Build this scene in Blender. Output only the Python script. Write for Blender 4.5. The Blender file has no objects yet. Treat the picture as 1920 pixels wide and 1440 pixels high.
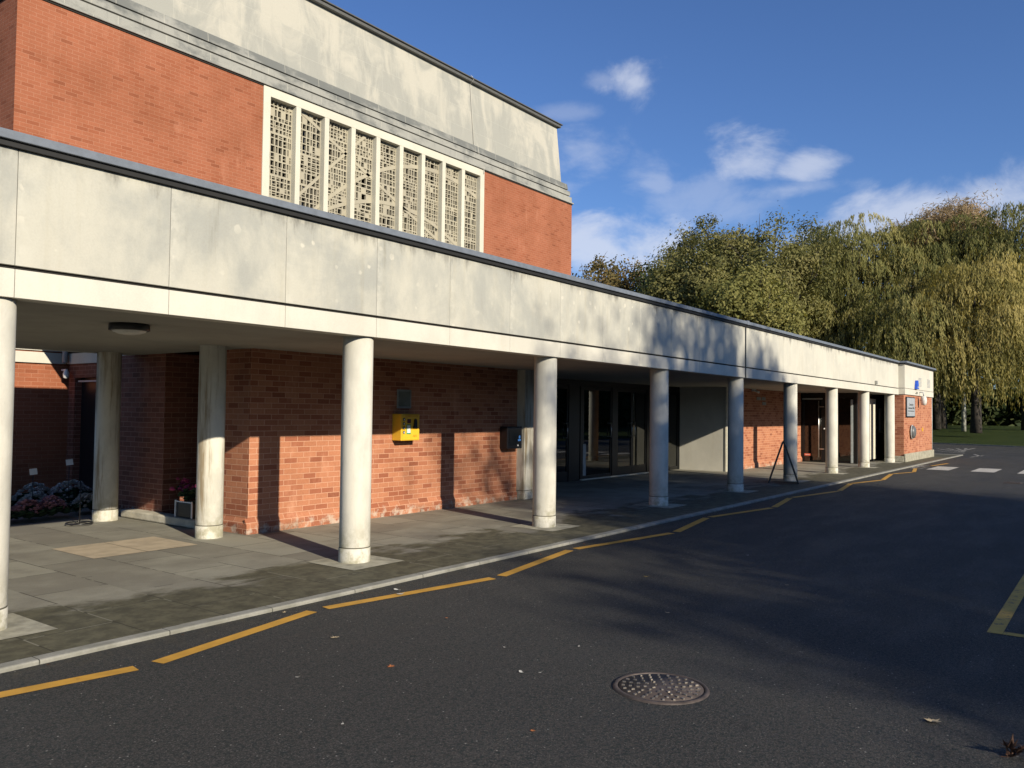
import bpy, bmesh, math, random
import numpy as np
from mathutils import Matrix, Vector
R = math.radians
random.seed(7); rng = np.random.default_rng(7)
scn = bpy.context.scene
col = scn.collection

# ------------------------------------------------------------------ mesh builder
class MB:
    def __init__(s): s.v=[]; s.f=[]; s.sm=[]; s.mi=[]; s.m=0
    def add(s, vs, fs, sm=False):
        o=len(s.v); s.v+= [tuple(map(float,p)) for p in vs]
        for f in fs: s.f.append(tuple(i+o for i in f)); s.sm.append(sm); s.mi.append(s.m)
        return s
    def box(s,x0,x1,y0,y1,z0,z1):
        return s.add([(x0,y0,z0),(x1,y0,z0),(x1,y1,z0),(x0,y1,z0),(x0,y0,z1),(x1,y0,z1),(x1,y1,z1),(x0,y1,z1)],
            [(0,3,2,1),(4,5,6,7),(0,1,5,4),(1,2,6,5),(2,3,7,6),(3,0,4,7)])
    def quad(s,*p): return s.add(p,[tuple(range(len(p)))])
    def extrude(s, prof, axis, a, b):
        # prof: list of 2D points (ccw); axis 'x' -> (y,z), 'y' -> (x,z), 'z' -> (x,y)
        n=len(prof)
        def P(p,t): return {'x':(t,p[0],p[1]),'y':(p[0],t,p[1]),'z':(p[0],p[1],t)}[axis]
        vs=[P(p,a) for p in prof]+[P(p,b) for p in prof]
        fs=[tuple(range(n)),tuple(range(2*n-1,n-1,-1))]+[(i+n,(i+1)%n+n,(i+1)%n,i) for i in range(n)]
        return s.add(vs,fs)
    def lathe(s, prof, c=(0,0,0), n=32, axis='z', cap=True):
        vs=[];fs=[]
        for r,z in prof:
            for k in range(n):
                a=2*math.pi*k/n; x,y=r*math.cos(a),r*math.sin(a)
                p={'z':(x,y,z),'y':(x,z,y),'x':(z,x,y)}[axis]
                vs.append((p[0]+c[0],p[1]+c[1],p[2]+c[2]))
        for j in range(len(prof)-1):
            for k in range(n): fs.append((j*n+k,j*n+(k+1)%n,(j+1)*n+(k+1)%n,(j+1)*n+k))
        s.add(vs,fs,True)
        if cap:
            s.add(vs[:n],[tuple(range(n-1,-1,-1))]); s.add(vs[-n:],[tuple(range(n))])
        return s
    def tube(s, pts, rad, n=6):
        pts=[Vector(p) for p in pts]; vs=[];fs=[]
        for i,p in enumerate(pts):
            t=(pts[min(i+1,len(pts)-1)]-pts[max(i-1,0)]).normalized()
            u=t.cross(Vector((.31,.17,.93))).normalized(); w=t.cross(u)
            r=rad[i] if hasattr(rad,'__len__') else rad
            for k in range(n):
                a=2*math.pi*k/n; vs.append(tuple(p+u*(r*math.cos(a))+w*(r*math.sin(a))))
        for j in range(len(pts)-1):
            for k in range(n): fs.append((j*n+k,j*n+(k+1)%n,(j+1)*n+(k+1)%n,(j+1)*n+k))
        fs.append(tuple(range(n-1,-1,-1))); fs.append(tuple((len(pts)-1)*n+k for k in range(n)))
        return s.add(vs,fs,True)
    def obj(s,name,mats,parent=None,bevel=0):
        me=bpy.data.meshes.new(name); me.from_pydata(s.v,[],s.f); me.update()
        me.polygons.foreach_set('use_smooth',s.sm)
        for m in (mats if isinstance(mats,(list,tuple)) else [mats]): me.materials.append(m)
        me.polygons.foreach_set('material_index',s.mi)
        o=bpy.data.objects.new(name,me); col.objects.link(o)
        if parent: attach(o,parent)
        if bevel:
            b=o.modifiers.new('b','BEVEL'); b.width=bevel; b.segments=2; b.limit_method='ANGLE'; b.harden_normals=False
        return o
def attach(o,parent):
    # meshes are written in place coordinates; keep them there under a parent at its own base
    p=parent; loc=Vector((0,0,0))
    o.parent=parent; 
    o.matrix_parent_inverse=world_of(parent).inverted()
def world_of(o):
    m=Matrix.LocRotScale(o.location,o.rotation_euler,o.scale)
    if o.parent: return world_of(o.parent)@o.matrix_parent_inverse@m
    return m
def tag(o,label,cat,group=None,kind=None):
    if label: o['label']=label
    if cat: o['category']=cat
    if group: o['group']=group
    if kind: o['kind']=kind
    return o
def thing(name,label,cat,loc=(0,0,0),group=None,rz=0):
    o=bpy.data.objects.new(name,None); col.objects.link(o); o.location=loc; o.rotation_euler=(0,0,rz)
    o.empty_display_size=.2
    return tag(o,label,cat,group)
def struct(o): o['kind']='structure'; return o
def dup(root,loc,label=None,rz=None):
    r=root.copy(); col.objects.link(r); r.location=loc
    if rz is not None: r.rotation_euler=(0,0,rz)
    if label: r['label']=label
    for ch in list(root.children):
        c=ch.copy(); col.objects.link(c); c.parent=r
        for g in list(ch.children):
            d=g.copy(); col.objects.link(d); d.parent=c
    return r

# ------------------------------------------------------------------ materials
class NT:
    def __init__(s,name):
        s.mat=bpy.data.materials.new(name); s.mat.use_nodes=True; s.t=s.mat.node_tree
        s.b=s.t.nodes['Principled BSDF']; s.out=s.t.nodes['Material Output']; s._pos=None
    def n(s,typ,ins={},**kw):
        nd=s.t.nodes.new('ShaderNode'+typ)
        for k,v in kw.items(): setattr(nd,k,v)
        for k,v in ins.items():
            if isinstance(v,bpy.types.NodeSocket): s.t.links.new(v,nd.inputs[k])
            else: nd.inputs[k].default_value=v
        return nd
    def pos(s):
        if not s._pos: s._pos=s.n('NewGeometry')
        return s._pos.outputs['Position']
    def nrm(s): s.pos(); return s._pos.outputs['Normal']
    def sep(s,v): return s.n('SeparateXYZ',{0:v}).outputs
    def comb(s,x,y,z): return s.n('CombineXYZ',{0:x,1:y,2:z}).outputs[0]
    def math(s,op,a,b=0.0,c=0.0,clamp=False): return s.n('Math',{0:a,1:b,2:c},operation=op,use_clamp=clamp).outputs[0]
    def noise(s,v,scale,detail=4,rough=.55,dist=0):
        return s.n('TexNoise',{'Vector':v,'Scale':scale,'Detail':detail,'Roughness':rough,'Distortion':dist}).outputs['Fac']
    def sc(s,v,x,y,z): return s.n('VectorMath',{0:v,1:(x,y,z)},operation='MULTIPLY').outputs[0]
    def ramp(s,f,stops,interp='LINEAR'):
        r=s.n('ValToRGB',{0:f}); e=r.color_ramp; e.interpolation=interp
        while len(e.elements)<len(stops): e.elements.new(.5)
        for el,(p,c) in zip(e.elements,stops):
            el.position=p; el.color=(c,c,c,1) if not hasattr(c,'__len__') else (*c,1)
        return r.outputs[0]
    def mr(s,f,a,b,c=0.0,d=1.0): return s.n('MapRange',{0:f,1:a,2:b,3:c,4:d},interpolation_type='SMOOTHSTEP').outputs[0]
    def mix(s,f,a,b,mode='MIX'):
        def C(v): return v if isinstance(v,bpy.types.NodeSocket) else ((*v,1) if len(v)==3 else v)
        return s.n('MixRGB',{0:f,1:C(a),2:C(b)},blend_type=mode).outputs[0]
    def bump(s,h,strength=.3,dist=.01):
        b=s.n('Bump',{'Height':h,'Strength':strength,'Distance':dist}); s.t.links.new(b.outputs[0],s.b.inputs['Normal'])
    def fin(s,colr,rough=.85,metal=0,spec=None):
        for k,v in (('Base Color',colr),('Roughness',rough),('Metallic',metal)):
            if isinstance(v,bpy.types.NodeSocket): s.t.links.new(v,s.b.inputs[k])
            else: s.b.inputs[k].default_value=(*v,1) if hasattr(v,'__len__') else v
        if spec is not None: s.b.inputs['Specular IOR Level'].default_value=spec
        return s.mat

def wallvec(m):
    x,y,z=m.sep(m.pos()); nx=m.math('ABSOLUTE',m.sep(m.nrm())[0])
    f=m.math('GREATER_THAN',nx,.6)
    h=m.math('ADD',m.math('MULTIPLY',x,m.math('SUBTRACT',1.0,f)),m.math('MULTIPLY',y,f))
    return h,z,m.comb(h,z,0.0)
def mat_brick(name,light,dark,mortar,thr=.66,stain=.5,effl=True):
    m=NT(name); h,z,v=wallvec(m)
    wob=m.n('VectorMath',{0:v,1:m.n('VectorMath',{0:m.n('TexNoise',{'Vector':m.pos(),'Scale':2.3}).outputs['Color'],1:(.006,.006,0)},operation='MULTIPLY').outputs[0]},operation='ADD').outputs[0]
    bt=m.n('TexBrick',{'Vector':wob,'Color1':(0,0,0,1),'Color2':(1,1,1,1),'Mortar':(.5,.5,.5,1),'Scale':1.0,'Mortar Size':.0055,'Mortar Smooth':.25,'Bias':0.0,'Brick Width':.225,'Row Height':.0755})
    tone=m.ramp(bt.outputs['Color'],[(0,light),(thr-.12,tuple(.92*c for c in light)),(thr,tuple((a*.45+b*.55) for a,b in zip(light,dark))),(.9,dark),(1,tuple(.82*c for c in dark))])
    n1=m.noise(m.pos(),.9,5,.6); n2=m.noise(m.pos(),45,3,.6); n3=m.noise(m.sc(m.pos(),1,1,.35),2.6,5,.65)
    c=m.mix(bt.outputs['Fac'],tone,mortar)
    c=m.mix(m.mr(n1,.35,.75,0,stain),c,m.mix(1.0,c,(.74,.70,.64),'MULTIPLY'))
    c=m.mix(m.mr(n2,.3,.75,.0,.35),c,m.mix(1.0,c,(.7,.68,.66),'MULTIPLY'))
    c=m.mix(m.mr(n3,.56,.78,0,.35),c,tuple(min(1,1.25*x) for x in mortar))
    if effl:
        low=m.mr(z,.02,.34,1,0)
        e=m.mr(m.math('ADD',m.noise(m.pos(),7,6,.7),m.math('MULTIPLY',low,.22)),.68,.84)
        c=m.mix(m.math('MULTIPLY',m.math('MULTIPLY',e,low),.7),c,(.55,.47,.38))
        d=m.math('MULTIPLY',m.mr(m.noise(m.pos(),3,5,.7),.5,.7),m.mr(z,.0,.16,.75,0))
        c=m.mix(d,c,(.10,.085,.06))
    m.bump(m.math('ADD',m.math('MULTIPLY',bt.outputs['Fac'],-1.0),m.math('MULTIPLY',n2,.5)),.45,.006)
    return m.fin(c,.88,spec=.25)
M={}
M['brick']=mat_brick('red_brick',(.49,.205,.112),(.335,.115,.062),(.58,.315,.205))
M['brick_shaded']=mat_brick('shaded_red_brick',(.26,.10,.065),(.19,.07,.045),(.36,.20,.14),.5)  # darker copy of the brick, with the courtyard's shade in its colour
M['brick_high']=mat_brick('upper_red_brick',(.365,.128,.066),(.325,.106,.052),(.42,.19,.115),.80,.8,False)

def mat_conc(name,a,b,grime=True,spots=True,streak=.35,xfade=False,zt=3.56):
    m=NT(name); p=m.pos(); x,y,z=m.sep(p)
    big=m.noise(p,.75,6,.6,.6); mid=m.noise(m.sc(p,1,1,.6),3.2,6,.65); fine=m.noise(p,60,4,.7)
    st=m.noise(m.sc(p,5,5,.35),1.0,5,.7)
    f=m.mr(m.math('ADD',m.math('MULTIPLY',big,.65),m.math('MULTIPLY',mid,.35)),.40,.60)
    c=m.mix(f,a,b)
    if xfade: c=m.mix(m.mr(x,7,21,0,.85),c,m.mix(f,(.61,.585,.50),(.55,.53,.455)))
    c=m.mix(m.mr(st,.5,.78,0,streak),c,m.mix(1.0,c,(.80,.74,.62),'MULTIPLY'))
    c=m.mix(m.mr(fine,.35,.8,0,.25),c,m.mix(1.0,c,(.72,.71,.69),'MULTIPLY'))
    if spots:
        h,_,v=wallvec(m)
        vo=m.n('TexVoronoi',{'Vector':m.n('VectorMath',{0:v,1:m.n('VectorMath',{0:m.n('TexNoise',{'Vector':p,'Scale':14.0}).outputs['Color'],1:(.05,.05,0)},operation='MULTIPLY').outputs[0]},operation='ADD').outputs[0],'Scale':6.5,'Randomness':1.0})
        rad=m.math('MULTIPLY',m.math('POWER',m.sep(vo.outputs['Color'])[0],2.0),.30)
        sp=m.mr(m.math('SUBTRACT',rad,vo.outputs['Distance']),-.03,.06)
        sp=m.math('MULTIPLY',sp,m.mr(m.noise(p,1.3,3),.40,.58,0,.75))
        c=m.mix(sp,c,(.60,.57,.48))
    if grime:
        h2,_,_v=wallvec(m); dr=m.noise(m.comb(m.math('MULTIPLY',h2,5.5),m.math('MULTIPLY',z,.5),0.0),1.0,6,.75)
        dm=m.math('MULTIPLY',m.mr(dr,.56,.72),m.mr(z,2.75,3.55,.05,.6)); c=m.mix(dm,c,m.mix(1.0,c,(.62,.61,.57),'MULTIPLY'))
        lg=m.mr(m.math('FRACT',m.math('DIVIDE',m.math('SUBTRACT',h2,2.69),1.2253)),.0,.16,.45,0); lg=m.math('MULTIPLY',lg,m.mr(m.noise(p,6,6,.7),.42,.62)); c=m.mix(lg,c,(.58,.56,.48))
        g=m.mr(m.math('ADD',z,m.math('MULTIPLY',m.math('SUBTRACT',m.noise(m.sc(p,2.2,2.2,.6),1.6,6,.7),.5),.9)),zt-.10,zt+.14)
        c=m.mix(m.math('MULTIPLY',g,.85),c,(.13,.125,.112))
    m.bump(m.math('ADD',m.math('MULTIPLY',fine,.6),mid),.25,.006)
    return m.fin(c,.9,spec=.25)
M['panel']=mat_conc('cast_stone_panel',(.50,.482,.41),(.36,.36,.325),xfade=True)
M['band']=mat_conc('pale_stone_band',(.63,.60,.515),(.56,.535,.46),False,False,.25)
M['column']=mat_conc('column_stone',(.72,.675,.55),(.60,.57,.47),False,False,.35)
M['frame_stone']=mat_conc('window_stone',(.62,.59,.48),(.57,.54,.44),False,False,.15)
M['tracery']=mat_conc('tracery_stone',(.42,.38,.28),(.365,.33,.25),False,False,.3)
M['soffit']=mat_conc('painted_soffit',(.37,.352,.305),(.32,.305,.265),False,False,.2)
def mat_column():
    m=NT('colonnade_column'); tc=m.n('TexCoord').outputs['Object']; p=m.pos(); x,y,z=m.sep(p)
    fine=m.noise(p,55,4,.7); mid=m.noise(m.sc(p,1,1,.5),3.5,6,.65); st=m.noise(m.sc(p,6,6,.5),1.1,5,.7)
    c=m.mix(m.mr(mid,.35,.7),(.67,.64,.55),(.53,.51,.44))
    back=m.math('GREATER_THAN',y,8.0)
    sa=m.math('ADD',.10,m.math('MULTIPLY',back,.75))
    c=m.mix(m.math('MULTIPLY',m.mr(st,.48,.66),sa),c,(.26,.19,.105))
    low=m.math('MULTIPLY',m.mr(z,.02,.55,1,0),m.mr(m.noise(p,5,6,.7),.40,.62))
    c=m.mix(m.math('MULTIPLY',low,.75),c,(.27,.25,.15))
    j=m.math('LESS_THAN',m.math('ABSOLUTE',m.math('SUBTRACT',z,.165)),.006)
    c=m.mix(j,c,(.12,.11,.08))
    pit=m.mr(fine,.62,.75,0,.5); c=m.mix(pit,c,(.38,.35,.28))
    m.bump(m.math('SUBTRACT',mid,m.math('MULTIPLY',fine,.8)),.3,.006)
    return m.fin(c,.9,spec=.2)
M['column']=mat_column()
def mat_ashlar(name,a,b,st_amt=.7):
    m=NT(name); h,z,v=wallvec(m); p=m.pos()
    bt=m.n('TexBrick',{'Vector':v,'Color1':(0,0,0,1),'Color2':(1,1,1,1),'Mortar':(.5,.5,.5,1),'Scale':1.0,'Mortar Size':.006,'Mortar Smooth':.3,'Brick Width':1.15,'Row Height':.62})
    n=m.noise(m.sc(p,1,1,.5),1.1,7,.66,.8); f=m.noise(p,40,4,.7)
    k=m.math('ADD',n,m.math('MULTIPLY',m.math('SUBTRACT',bt.outputs['Color'],.5),.07))
    k=m.math('SUBTRACT',k,m.math('MULTIPLY',m.math('SUBTRACT',z,11.0),.07))
    c=m.mix(m.mr(k,.36,.60),a,b)
    s=m.noise(m.sc(p,3,3,.4),1.3,6,.7)
    c=m.mix(m.mr(s,.52,.72,0,st_amt),c,(.23,.235,.215))
    c=m.mix(m.mr(f,.35,.8,0,.3),c,m.mix(1.0,c,(.72,.71,.69),'MULTIPLY'))
    c=m.mix(m.math('MULTIPLY',bt.outputs['Fac'],.35),c,(.52,.50,.42))
    m.bump(f,.2,.006)
    return m.fin(c,.9,spec=.2)
M['ashlar']=mat_ashlar('weathered_ashlar',(.47,.445,.375),(.345,.34,.30),.25)
def mat_cornice():
    m=NT('cornice_stone'); h,z,v=wallvec(m); p=m.pos()
    j=m.math('LESS_THAN',m.math('FRACT',m.math('ADD',m.math('MULTIPLY',h,1/1.05),m.math('MULTIPLY',m.math('FLOOR',m.math('MULTIPLY',m.math('SUBTRACT',z,9.345),4.4)),.5))),.012)
    s=m.noise(m.sc(p,.7,.7,1.3),1.3,6,.66); s2=m.noise(m.sc(p,5,5,.8),1.3,5,.7); top=m.mr(z,9.6,9.98)
    c=m.mix(m.mr(m.math('ADD',s,m.math('MULTIPLY',top,.16)),.44,.66),(.33,.325,.29),(.16,.165,.155))
    c=m.mix(m.mr(s2,.5,.75,0,.4),c,(.17,.17,.16))
    c=m.mix(m.math('MULTIPLY',j,.6),c,(.48,.46,.38))
    m.bump(m.noise(p,40),.2,.006)
    return m.fin(c,.92,spec=.2)
M['cornice']=mat_cornice()

def plain(name,c,rough=.6,metal=0,spec=None,var=.12,scale=12,bump=0):
    m=NT(name); n=m.noise(m.pos(),scale,5,.6)
    cc=m.mix(m.mr(n,.3,.7,0,1),tuple(x*(1+var) for x in c),tuple(x*(1-var) for x in c))
    if bump: m.bump(n,bump,.01)
    return m.fin(cc,rough,metal,spec)
M['coping']=plain('grey_coping_metal',(.155,.175,.205),.5,.0,.4,.1)
M['coping_shadow']=plain('black_coping_shadow',(.012,.012,.012),.7)  # black that stands in for the shadow under the coping
M['gap']=plain('shadow_joint',(.02,.018,.015),.95)
M['darkmetal']=plain('dark_grey_aluminium',(.010,.0105,.011),.4,.0,.35)
M['midmetal']=plain('mid_grey_aluminium',(.12,.125,.125),.42,.0,.5)
M['palemetal']=plain('pale_grey_aluminium',(.42,.46,.45),.4,.0,.5)
M['steel']=plain('brushed_steel',(.65,.63,.6),.3,.9)
M['roofdark']=plain('lead_roof_edge',(.10,.098,.09),.6)
M['roof']=plain('roof_felt',(.12,.12,.12),.9)
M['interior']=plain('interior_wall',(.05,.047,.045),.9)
M['cream']=plain('cream_panel',(.66,.62,.50),.7)
M['lampblack']=plain('lamp_housing_black',(.02,.02,.02),.4)
M['diffuser']=plain('lamp_diffuser',(.62,.60,.55),.35)
M['yellow']=plain('yellow_cabinet',(.80,.47,.035),.38,0,.5,.05)
M['black']=plain('black_plastic',(.012,.012,.014),.35)
M['white']=plain('white_enamel',(.78,.78,.76),.4,0,None,.05)
M['orange']=plain('orange_print',(.62,.24,.02),.5)
M['green']=plain('green_print',(.03,.30,.10),.5)
M['darkred']=plain('dark_red_print',(.10,.02,.02),.5)
M['signgrey']=plain('silver_grey_sign',(.36,.38,.40),.5,0,None,.05,3)
M['ink']=plain('dark_lettering',(.03,.035,.035),.6)
M['plaque']=plain('grey_green_plaque',(.16,.17,.14),.6)
M['plaqueframe']=plain('pale_plaque_frame',(.30,.30,.27),.6)
M['blue']=plain('blue_alarm_cover',(.02,.09,.55),.4)
M['bluelit']=plain('blue_symbol',(.10,.30,.75),.4)
M['red']=plain('red_sticker',(.72,.14,.08),.5)
M['iron']=plain('cast_iron',(.085,.066,.055),.55,.25,.5,.35,9,.4)
M['stonestep']=plain('stone_step',(.50,.46,.36),.9,0,None,.2,6,.3)
M['petalwhite']=plain('white_petals',(.62,.58,.54),.7,0,None,.15,30)
M['petalpink']=plain('pink_petals',(.50,.24,.27),.7,0,None,.3,25)
M['petalred']=plain('magenta_petals',(.40,.05,.16),.7,0,None,.3,25)
M['greens']=plain('floral_greenery',(.035,.07,.03),.8,0,None,.3,30)
M['basket']=plain('wicker_brown',(.20,.13,.07),.8)
M['carpaint']=plain('dark_blue_paint',(.012,.014,.022),.2,.3,.6,.03)
M['rubber']=plain('tyre_rubber',(.02,.02,.02),.8)
M['carglass']=plain('car_glass',(.01,.012,.014),.05,0,.8)
M['lens']=plain('headlamp_lens',(.6,.6,.6),.1,0,.8)

def mat_glass(name,ior=1.65,tint=(.28,.31,.30)):
    m=NT(name); t=m.t; t.nodes.remove(m.b)
    fr=m.n('Fresnel',{'IOR':ior}); tr=m.n('BsdfTransparent',{'Color':(*tint,1)}); gl=m.n('BsdfGlossy',{'Roughness':.004,'Color':(.92,.95,.95,1)})
    mx=m.n('MixShader',{0:fr.outputs[0],1:tr.outputs[0],2:gl.outputs[0]}); t.links.new(mx.outputs[0],m.out.inputs[0]); return m.mat
M['glass']=mat_glass('door_glass',1.75,(.16,.18,.17))
M['glassdark']=mat_glass('window_glass',1.6,(.06,.06,.06))

def mat_road():
    m=NT('asphalt'); p=m.pos(); x,y,z=m.sep(p)
    f=m.noise(p,95,3,.8); g=m.noise(p,42,5,.8); b=m.noise(p,.35,5,.6); b2=m.noise(m.sc(p,.5,1.6,1),1.3,5,.65)
    c=m.mix(m.mr(b,.35,.7),(.029,.0265,.0245),(.041,.038,.035))
    c=m.mix(m.mr(b2,.52,.72,0,.55),c,(.021,.020,.0195))
    c=m.mix(m.mr(f,.40,.72,0,.95),c,(.135,.125,.112))
    c=m.mix(m.mr(g,.47,.60,0,.9),c,(.012,.021,.021))
    vo=m.n('TexVoronoi',{'Vector':p,'Scale':34.0}); 
    pick=m.math('GREATER_THAN',m.sep(vo.outputs['Color'])[0],.945)
    spk=m.math('MULTIPLY',pick,m.mr(vo.outputs['Distance'],.10,.22,1,0))
    c=m.mix(m.math('MULTIPLY',spk,.8),c,(.42,.40,.36))
    vo2=m.n('TexVoronoi',{'Vector':p,'Scale':95.0})
    pick2=m.math('GREATER_THAN',m.sep(vo2.outputs['Color'])[1],.93)
    c=m.mix(m.math('MULTIPLY',pick2,m.mr(vo2.outputs['Distance'],.15,.4,.6,0)),c,(.26,.25,.23))
    ty=m.noise(m.sc(p,.12,1.1,1),1.0,3,.5); c=m.mix(m.mr(ty,.5,.66,0,.35),c,m.mix(1.0,c,(1.35,1.33,1.30),'MULTIPLY'))
    oil=m.mr(m.noise(p,1.9,5,.7),.66,.76,0,.6); c=m.mix(oil,c,(.014,.013,.013))
    gr=m.math('MULTIPLY',m.mr(y,5.15,5.66),m.mr(m.noise(p,9,6,.8),.45,.7)); c=m.mix(m.math('MULTIPLY',gr,.55),c,(.10,.085,.055))
    m.bump(m.math('ADD',f,g),1.0,.014)
    return m.fin(c,m.mr(b2,.4,.7,.82,.66),spec=.35)
M['road']=mat_road()
def mat_paving():
    m=NT('stone_flags'); p=m.pos(); x,y,z=m.sep(p)
    wv=m.comb(m.math('ADD',y,.17),m.math('ADD',x,.58),0.0)
    bt=m.n('TexBrick',{'Vector':wv,'Color1':(0,0,0,1),'Color2':(1,1,1,1),'Mortar':(.5,.5,.5,1),'Scale':1.0,'Mortar Size':.007,'Mortar Smooth':.2,'Brick Width':.92,'Row Height':.656,'Bias':0.0})
    n=m.noise(p,1.4,6,.65); f=m.noise(p,60,4,.7); mid=m.noise(p,6,6,.7)
    c=m.mix(m.mr(m.math('ADD',n,m.math('MULTIPLY',m.math('SUBTRACT',bt.outputs['Color'],.5),.35)),.3,.7),(.315,.30,.24),(.215,.20,.16))
    c=m.mix(m.mr(f,.35,.75,0,.4),c,m.mix(1.0,c,(.66,.66,.64),'MULTIPLY'))
    # rain-washed mossy strip along the open edge
    w=m.math('ADD',y,m.math('MULTIPLY',m.math('SUBTRACT',m.noise(m.sc(p,.9,1.5,1),1.35,6,.62),.5),2.6))
    w=m.math('ADD',w,m.math('MULTIPLY',m.math('SUBTRACT',bt.outputs['Color'],.5),.45))
    moss=m.mr(w,6.75,7.25,1,0)
    mc=m.mix(m.mr(mid,.35,.65),(.042,.038,.020),(.105,.096,.056))
    c=m.mix(m.math('MULTIPLY',moss,.90),c,mc)
    jc=m.mix(m.math('GREATER_THAN',m.noise(p,1.7,3),.53),(.035,.032,.022),(.22,.21,.16))
    c=m.mix(m.math('MULTIPLY',bt.outputs['Fac'],.8),c,jc)
    m.bump(m.math('SUBTRACT',m.math('MULTIPLY',mid,.5),bt.outputs['Fac']),.4,.006)
    return m.fin(c,.82,spec=.35)
M['paving']=mat_paving()
M['flag_sand']=plain('new_sandstone_flag',(.46,.375,.26),.85,0,None,.13,5,.2)
M['flag_pad']=plain('column_pad_stone',(.33,.31,.235),.85,0,None,.28,6,.3)
def mat_kerb():
    m=NT('kerb_stone'); p=m.pos(); x,y,z=m.sep(p)
    c=m.mix(m.mr(m.noise(p,4,6,.65),.35,.7),(.30,.29,.25),(.19,.185,.15))
    j=m.math('LESS_THAN',m.math('FRACT',m.math('MULTIPLY',m.math('ADD',x,.2),1/.915)),.009)
    c=m.mix(j,c,(.05,.05,.04)); c=m.mix(m.mr(m.noise(p,70,3),.4,.8,0,.5),c,(.2,.19,.17))
    m.bump(m.noise(p,30),.3,.006); return m.fin(c,.88)
M['kerb']=mat_kerb()
def mat_paint(name,c0,under=(.05,.05,.048),wear=.62):
    m=NT(name); p=m.pos()
    w=m.math('MAXIMUM',m.mr(m.noise(p,14,8,.75),wear,wear+.08),m.mr(m.noise(p,120,3,.7),.64,.74,0,.7))
    c=m.mix(m.mr(m.noise(p,5,5),.3,.7),c0,tuple(.78*x for x in c0)); c=m.mix(w,c,under)
    m.bump(m.noise(p,150,3),.5,.004); return m.fin(c,.7)
M['yline']=mat_paint('yellow_road_paint',(.60,.32,.045)); M['yfaint']=mat_paint('worn_yellow_road_paint',(.58,.35,.055),(.05,.05,.048),.55)
M['wline']=mat_paint('white_road_paint',(.54,.51,.45),wear=.57); M['wworn']=mat_paint('worn_white_road_paint',(.50,.47,.40),(.05,.05,.048),.46)
def mat_grass(name,a,b,lit=(.12,.11,.03)):
    m=NT(name); p=m.pos()
    c=m.mix(m.mr(m.noise(p,.5,6,.65),.35,.65),a,b); c=m.mix(m.mr(m.noise(p,25,5,.75),.4,.75),c,tuple(x*1.7 for x in b))
    c=m.mix(m.mr(m.noise(p,9,4,.8),.68,.75),c,lit); m.bump(m.noise(p,18,6,.8),1.0,.12); return m.fin(c,.95,spec=.1)  # lit is the colour of small random specks in the grass
M['lawn']=mat_grass('lawn_grass',(.028,.046,.012),(.045,.062,.018))
M['soil']=mat_grass('rough_ground',(.03,.03,.015),(.045,.042,.02))
def mat_leaf(name,c1,c2,c3,trans=.35,mid=.5):
    m=NT(name); a=m.n('Attribute',attribute_name='tint').outputs['Fac']; t=m.t
    c=m.ramp(a,[(0,c1),(mid,c2),(1,c3)])
    m.fin(c,.75,spec=.2)
    tr=m.n('BsdfTranslucent',{'Color':m.mix(1.0,c,(1.15,1.1,.6),'MULTIPLY')})
    mx=m.n('MixShader',{0:trans,1:m.b.outputs[0],2:tr.outputs[0]}); t.links.new(mx.outputs[0],m.out.inputs[0]); return m.mat
M['leaf_green']=mat_leaf('olive_leaves',(.095,.10,.032),(.185,.175,.06),(.30,.265,.11))
M['leaf_dark']=mat_leaf('dark_leaves',(.028,.045,.016),(.055,.075,.026),(.10,.115,.045),.25)
M['leaf_brown']=mat_leaf('autumn_leaves',(.10,.095,.035),(.18,.135,.05),(.27,.18,.065))
M['leaf_pale']=mat_leaf('pale_green_leaves',(.13,.14,.04),(.22,.21,.065),(.30,.27,.09))
M['leaf_willow']=mat_leaf('willow_leaves',(.11,.12,.036),(.225,.215,.075),(.38,.33,.12))
M['leaf_willow_gold']=mat_leaf('golden_willow_leaves',(.17,.155,.045),(.30,.255,.08),(.44,.36,.13))
M['leaf_straw']=mat_leaf('straw_twigs',(.26,.18,.10),(.36,.26,.15),(.45,.34,.20))
M['bark']=plain('bark',(.05,.042,.034),.95,0,None,.4,6,.6)
M['birch']=plain('pale_bark',(.42,.42,.36),.9,0,None,.5,3,.3)

# ------------------------------------------------------------------ camera
yaw,pitch,roll=R(36.50418),R(1.94442),R(.66818)
F=Vector((math.cos(yaw)*math.cos(pitch),math.sin(yaw)*math.cos(pitch),math.sin(pitch)))
r0=Vector((math.sin(yaw),-math.cos(yaw),0)); u0=r0.cross(F)
rt=r0*math.cos(roll)+u0*math.sin(roll); up=-r0*math.sin(roll)+u0*math.cos(roll)
cam=bpy.data.objects.new('camera',bpy.data.cameras.new('camera')); col.objects.link(cam)
cam.matrix_world=Matrix(((rt.x,up.x,-F.x,0),(rt.y,up.y,-F.y,0),(rt.z,up.z,-F.z,1.65),(0,0,0,1)))
cam.data.sensor_width=36; cam.data.lens=36*1549.05/1920; cam.data.clip_end=3000; cam.data.clip_start=.05
scn.camera=cam

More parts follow.
